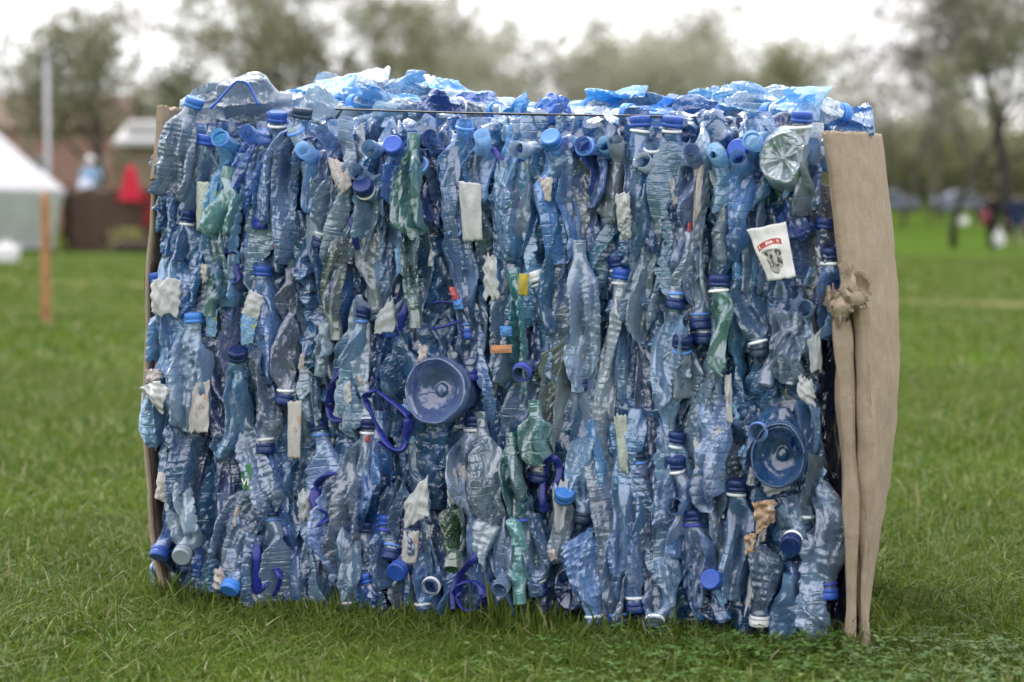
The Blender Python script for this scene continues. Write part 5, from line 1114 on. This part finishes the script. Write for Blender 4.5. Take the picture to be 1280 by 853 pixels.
NAVYC, BLACKC, REDC, BEIGEC, PALEB, WHITEC, BROWNH, PURP = fab('navy_cloth', (.018, .030, .075)), fab('black_cloth', (.012, .012, .016)), fab('dark_red_cloth', (.16, .012, .025)), fab('beige_cloth', (.20, .17, .15)), fab('pale_blue_cloth', (.25, .40, .58)), fab('white_cloth', (.62, .62, .65)), fab('brown_hair', (.03, .02, .014)), fab('purple_cloth', (.05, .04, .10))
gp = lambda px, py: (X(px, 62), 62.)
person(X(1238, 62), 62, Zp(317, 62), PI*.82, BLACKC, BLACKC, WHITEC, BROWNH, 'walker in a dark coat and black trousers carrying a white plastic bag', 1.74, .16, ((.25, .3), (-.1, .1)), None)
ctw = [o for o in COL.objects if o.name.startswith('person')][-1]
prof = [(.16, 1.43), (.215, 1.30), (.20, 1.08), (.215, .95), (.235, .80)]; aj = np.linspace(-PI*.42, PI*1.42, 26)
m = MB(); m.add(np.array([[(r*math.cos(t), r*.70*math.sin(t)+.01, zz) for t in aj] for r, zz in prof]).reshape(-1, 3), grid_quads(5, 26)); ck = m.build('coat', BLACKC, ctw)
sack(X(1231, 61.5), 61.6, .26, .42, 'dark red shoulder bag at the hip of the dark-coated walker', (.17, .012, .025), 'shoulder_bag', 5, Zp(279, 61.6))
sack(X(1249, 61.6), 61.75, .30, .50, 'white plastic carrier bag hanging from the walker\'s hand', (.60, .60, .60), 'carrier_bag', 6, Zp(308, 61.75))
person(X(1276, 62), 62.6, Zp(316, 62.6), PI*.9, NAVYC, BEIGEC, BLACKC, BROWNH, 'walker in a navy jacket and beige trousers at the picture\'s edge', 1.72, .12, coat=NAVYC)
person(X(115, 59), 59, .751, .25, PALEB, BEIGEC, BLACKC, BROWNH, 'person in pale blue with a white cap behind the wicker fence', 1.68, .02, ((.5, 1.3), (.5, 1.3)), None, WHITEC)
person(X(88, 58.4), 58.4, 0, -.6, PURP, NAVYC, BLACKC, BROWNH, 'dark-clothed person half hidden by the tent corner', 1.75, .05)
sack(X(108, 57.9), 57.9, .36, .34, 'bulging white and blue bag resting above the wicker fence', (.55, .62, .74), 'white_bag', 9, fh-.02)

# ------------------------------------------------------------------ cars parked far off
def car(px, d, paint, label, flip=1):
    o = empty('parked_car', loc=(X(px, d), d, gz(d)))
    side = [(-2.1, .32), (-2.12, .62), (-1.95, .86), (-1.15, .96), (-.62, 1.38), (-.1, 1.46), (.75, 1.44), (1.35, 1.10), (1.95, 1.0), (2.1, .80), (2.1, .34)]
    cv = curve([(x*flip, 0, z) for x, z in side], 60); cv = cv[:, [0, 2]]; ny = 9; V = []
    for i in range(ny):
        t = i/(ny-1)*2-1; yy = .84*t; ins = (1-.10*abs(t)**4)
        V.append([(x*(1-.03*abs(t)**3), yy*(1-.22*max(0, z-.9)), .32+(z-.32)*ins) for x, z in cv])
    V = np.array(V); m = MB(); m.add(V.reshape(-1, 3), grid_quads(ny, V.shape[1]))
    for s in (0, -1): 
        e = V[s]; c = e.mean(0); k = len(e); m.add(np.vstack([e, c]), np.zeros((0, 4), int), [(i, (i+1) % k, k) for i in range(k)])
    m.build('body', paint, o)
    for s in (-1, 1):
        for (xa, xb, za, zb) in ((-.92, -.12, 1.0, 1.34), (-.04, .72, 1.02, 1.36)):
            MB().add([(xa*flip, s*.855, za), (xb*flip, s*.855, za), (xb*flip, s*.79, zb), ((xa+.36*(xa < -.5))*flip, s*.79, zb)], [(0, 1, 2, 3)]).build('window', GLASSD, o).modifiers.new('thickness', 'SOLIDIFY').thickness = .03
    for sx in (-1.3, 1.28):
        for s in (-1, 1):
            M = Matrix.Translation((sx*flip, s*.72, .31)) @ Matrix.Rotation(PI/2, 4, 'X'); wh = MB().lathe([(.2, -.10), (.29, -.10), (.31, -.06), (.31, .06), (.29, .10), (.2, .10)], 28, M).build('wheel', BLACKC, o); MB().lathe([(.001, -.09), (.20, -.08), (.20, .08), (.001, .09)], 20, M).build('rim', GREYM, wh)
    for s in (-1, 1):
        MB().lathe([(.001, .03), (.08, .02), (.10, 0), (.10, -.08)], 14, Matrix.Translation((-2.05*flip, s*.6, .70)) @ Matrix.Rotation(-PI/2*flip, 4, 'Y')).build('headlight', TRIM, o)
    tag(o, label, 'car', 'cars parked along the far edge of the lawn'); return o
car(1104, 142, simple('grey_blue_paint', (.09, .11, .16), .35, .05, 1), 'grey-blue car parked beyond the lawn, partly behind the cardboard sheet')
car(1203, 143, simple('silver_blue_paint', (.12, .145, .20), .4, .05, 1), 'pale silver-blue car parked beyond the lone slender tree', -1)
sack(X(1203, 100), 100, .42, .42, 'white sack left on the grass beside the lone slender tree', (.6, .6, .58), 'white_sack', 12)

# ------------------------------------------------------------------ the wood along the far side of the park
q = np.random.default_rng(77); nw = 52000; wx = q.uniform(-150, 150, nw); wy = 178+.0009*wx**2+q.uniform(0, 14, nw)
top = 6.6+1.5*np.sin(wx*.21)+1.1*np.sin(wx*.53+1)+.8*np.sin(wx*1.3+2); wz = (wy-60)*.018-.2+top*q.random(nw)**.75
u = q.normal(size=(nw, 3)); u /= np.linalg.norm(u, axis=1)[:, None]; v = np.cross(u, q.normal(size=(nw, 3))); v /= np.linalg.norm(v, axis=1)[:, None]; s = q.uniform(.3, .75, nw)[:, None]; c = np.stack([wx, wy, wz], 1)
wd = link('wood', mesh_np('wood', np.stack([c-u*s*.5, c+v*s*.35, c+u*s*.5, c-v*s*.35], 1), np.arange(nw*4).reshape(-1, 4)), LEAF['olive']); tag(wd, 'low far-off wood closing the park behind the lawn', 'wood', kind='stuff')
import re

# ------------------------------------------------------------------ naming each bottle by what it looks like and lies beside
LM = [('the cow label', 965, 315), ('the big round jug base', 543, 489), ('the pointed jug base', 972, 570), ('the star-folded base', 977, 196), ('the star-shaped base at the grass', 710, 737),
 ('the blank white label', 590, 264), ('the large teal bottle', 516, 233), ('the lower teal bottle', 518, 348), ('the yellow label', 655, 356), ('the orange band label', 627, 436), ('the bright aqua bottle', 671, 541), ('the small aqua bottle', 901, 410),
 ('the crinkled edge label', 207, 372), ('the bright screw cap', 243, 403), ('the tall orange-print strip', 368, 537), ('the red-lettered label', 428, 222), ('the torn white label', 522, 630), ('the large handle loop', 483, 520), ('the round violet ring', 408, 618), ('the upright violet bar', 321, 712), ('the long violet bar', 601, 585), ('the slim violet loop', 688, 602),
 ('the dark green bottle', 570, 680), ('the small green label', 308, 597), ('the beige torn print', 955, 642), ('the torn cardboard flap', 1050, 375), ('the white paper near the cardboard', 1008, 490), ('the yellow-green scrap', 777, 555), ('the narrow striped label', 254, 258), ('the aqua-teal bottle', 280, 250), ('the white nozzle cap', 303, 442),
 ('the slanting violet bar', 506, 390), ('the ragged white strip', 614, 346), ('the small torn label', 779, 262), ('the faded red-print strip', 872, 245), ('the olive ribbed bottle', 422, 360), ('the printed label with brown marks', 513, 684), ('the wrinkled reddish label', 250, 510), ('the small white bottom cap', 949, 772), ('the jug hoop at the grass', 588, 746), ('the white pouch', 194, 496), ('the pale bottom lid', 247, 706), ('the strap\'s loose end', 432, 138), ('the strap\'s cardboard end', 836, 147), ('the long thin teal bottle', 643, 600), ('the blue-green strip', 646, 700), ('the bright cap at the grass', 299, 745), ('the tall navy ringed cap', 921, 612), ('the hooked violet handle', 418, 500), ('the small violet loop', 287, 336), ('the white bottle cap', 668, 350)]
def words(b):
    t = TINT[b['tint']][1]; tx = 'ribbed ' if b['ribs'] else ''
    if b['cap']:
        c = '%s cap' % CAPM[b['cap']][1]
        if b['ring']: c = '%s-ringed %s' % (RINGM[b['ring']][1].replace('light ', ''), c)
        c = 'with %s %s' % (c, 'up' if b['up'] else 'down') if not b['top'] else 'with '+c
    elif b['bend'] > 40: c = 'with open neck outward'
    elif b['bend'] < 0: c = ''
    else: c = 'with bare neck'
    return ('%s %sbottle %s' % (t, tx, c)).strip()
def rel(b, lm):
    dx, dy = b['px']-lm[1], b['py']-lm[2]
    if abs(dy) > abs(dx)*1.2: return ('above ' if dy < 0 else 'below ')+lm[0]
    return 'beside '+lm[0]+', '+('tent' if dx < 0 else 'cardboard')+' side'
used = {b['label'] for b in BOT if b['label']}
n_top = 0
for b in BOT:
    if b['label']: b['o']['label'] = b['label']; continue
    if b['top']:
        near = sorted(LM, key=lambda l: abs(l[1]-b['px'])+.15*abs(l[2]-b['py'])); cands = ['%s lying on top, over %s' % (words(b), l[0]) for l in near[:6]]
    else:
        near = sorted(LM, key=lambda l: math.hypot(l[1]-b['px'], (l[2]-b['py'])*.8))[:6]; sz = 'long ' if b['L'] > .22 else 'short ' if b['L'] < .13 else ''
        wd = 'narrow ' if b['w'] < 34 else 'broad ' if b['w'] > 46 else ''
        cands = ['%s %s' % (words(b), rel(b, near[0])), '%s%s%s %s' % (sz, wd, words(b), rel(b, near[0]))]
        cands += ['%s between %s and %s' % (words(b), near[0][0], near[k][0]) for k in (1, 2, 3)] + ['%s%s %s' % (sz, words(b), rel(b, near[k])) for k in (1, 2, 3, 4, 5)]
    n_ = lambda c: len(c.replace('-', ' ').replace("'", '').split())
    if not b['top']: near = sorted(LM, key=lambda l: math.hypot(l[1]-b['px'], (l[2]-b['py'])*.8)); cands += ['%s%s%s bottle %s' % (sz, wd, TINT[b['tint']][1], rel(b, l)) for l in near[:7]] + ['crushed %s%s bottle %s' % (wd, TINT[b['tint']][1], rel(b, l)) for l in near[:9]]
    else: cands += ['%s bottle on top above %s' % (TINT[b['tint']][1], l[0]) for l in near[:8]]
    ok = [c for c in cands if c not in used and n_(c) <= 16]; c = (ok or [x for x in cands if n_(x) <= 16])[0]
    used.add(c); b['o']['label'] = c

for f in FILM:
    near = sorted(LM, key=lambda l: math.hypot(l[1]-f['px'], l[2]-f['py']))[:5]
    for l in near:
        c = '%s torn scrap of %s %s' % (f['s'], f['t'], rel(f, l))
        if c not in used: break
    used.add(c); f['o']['label'] = c
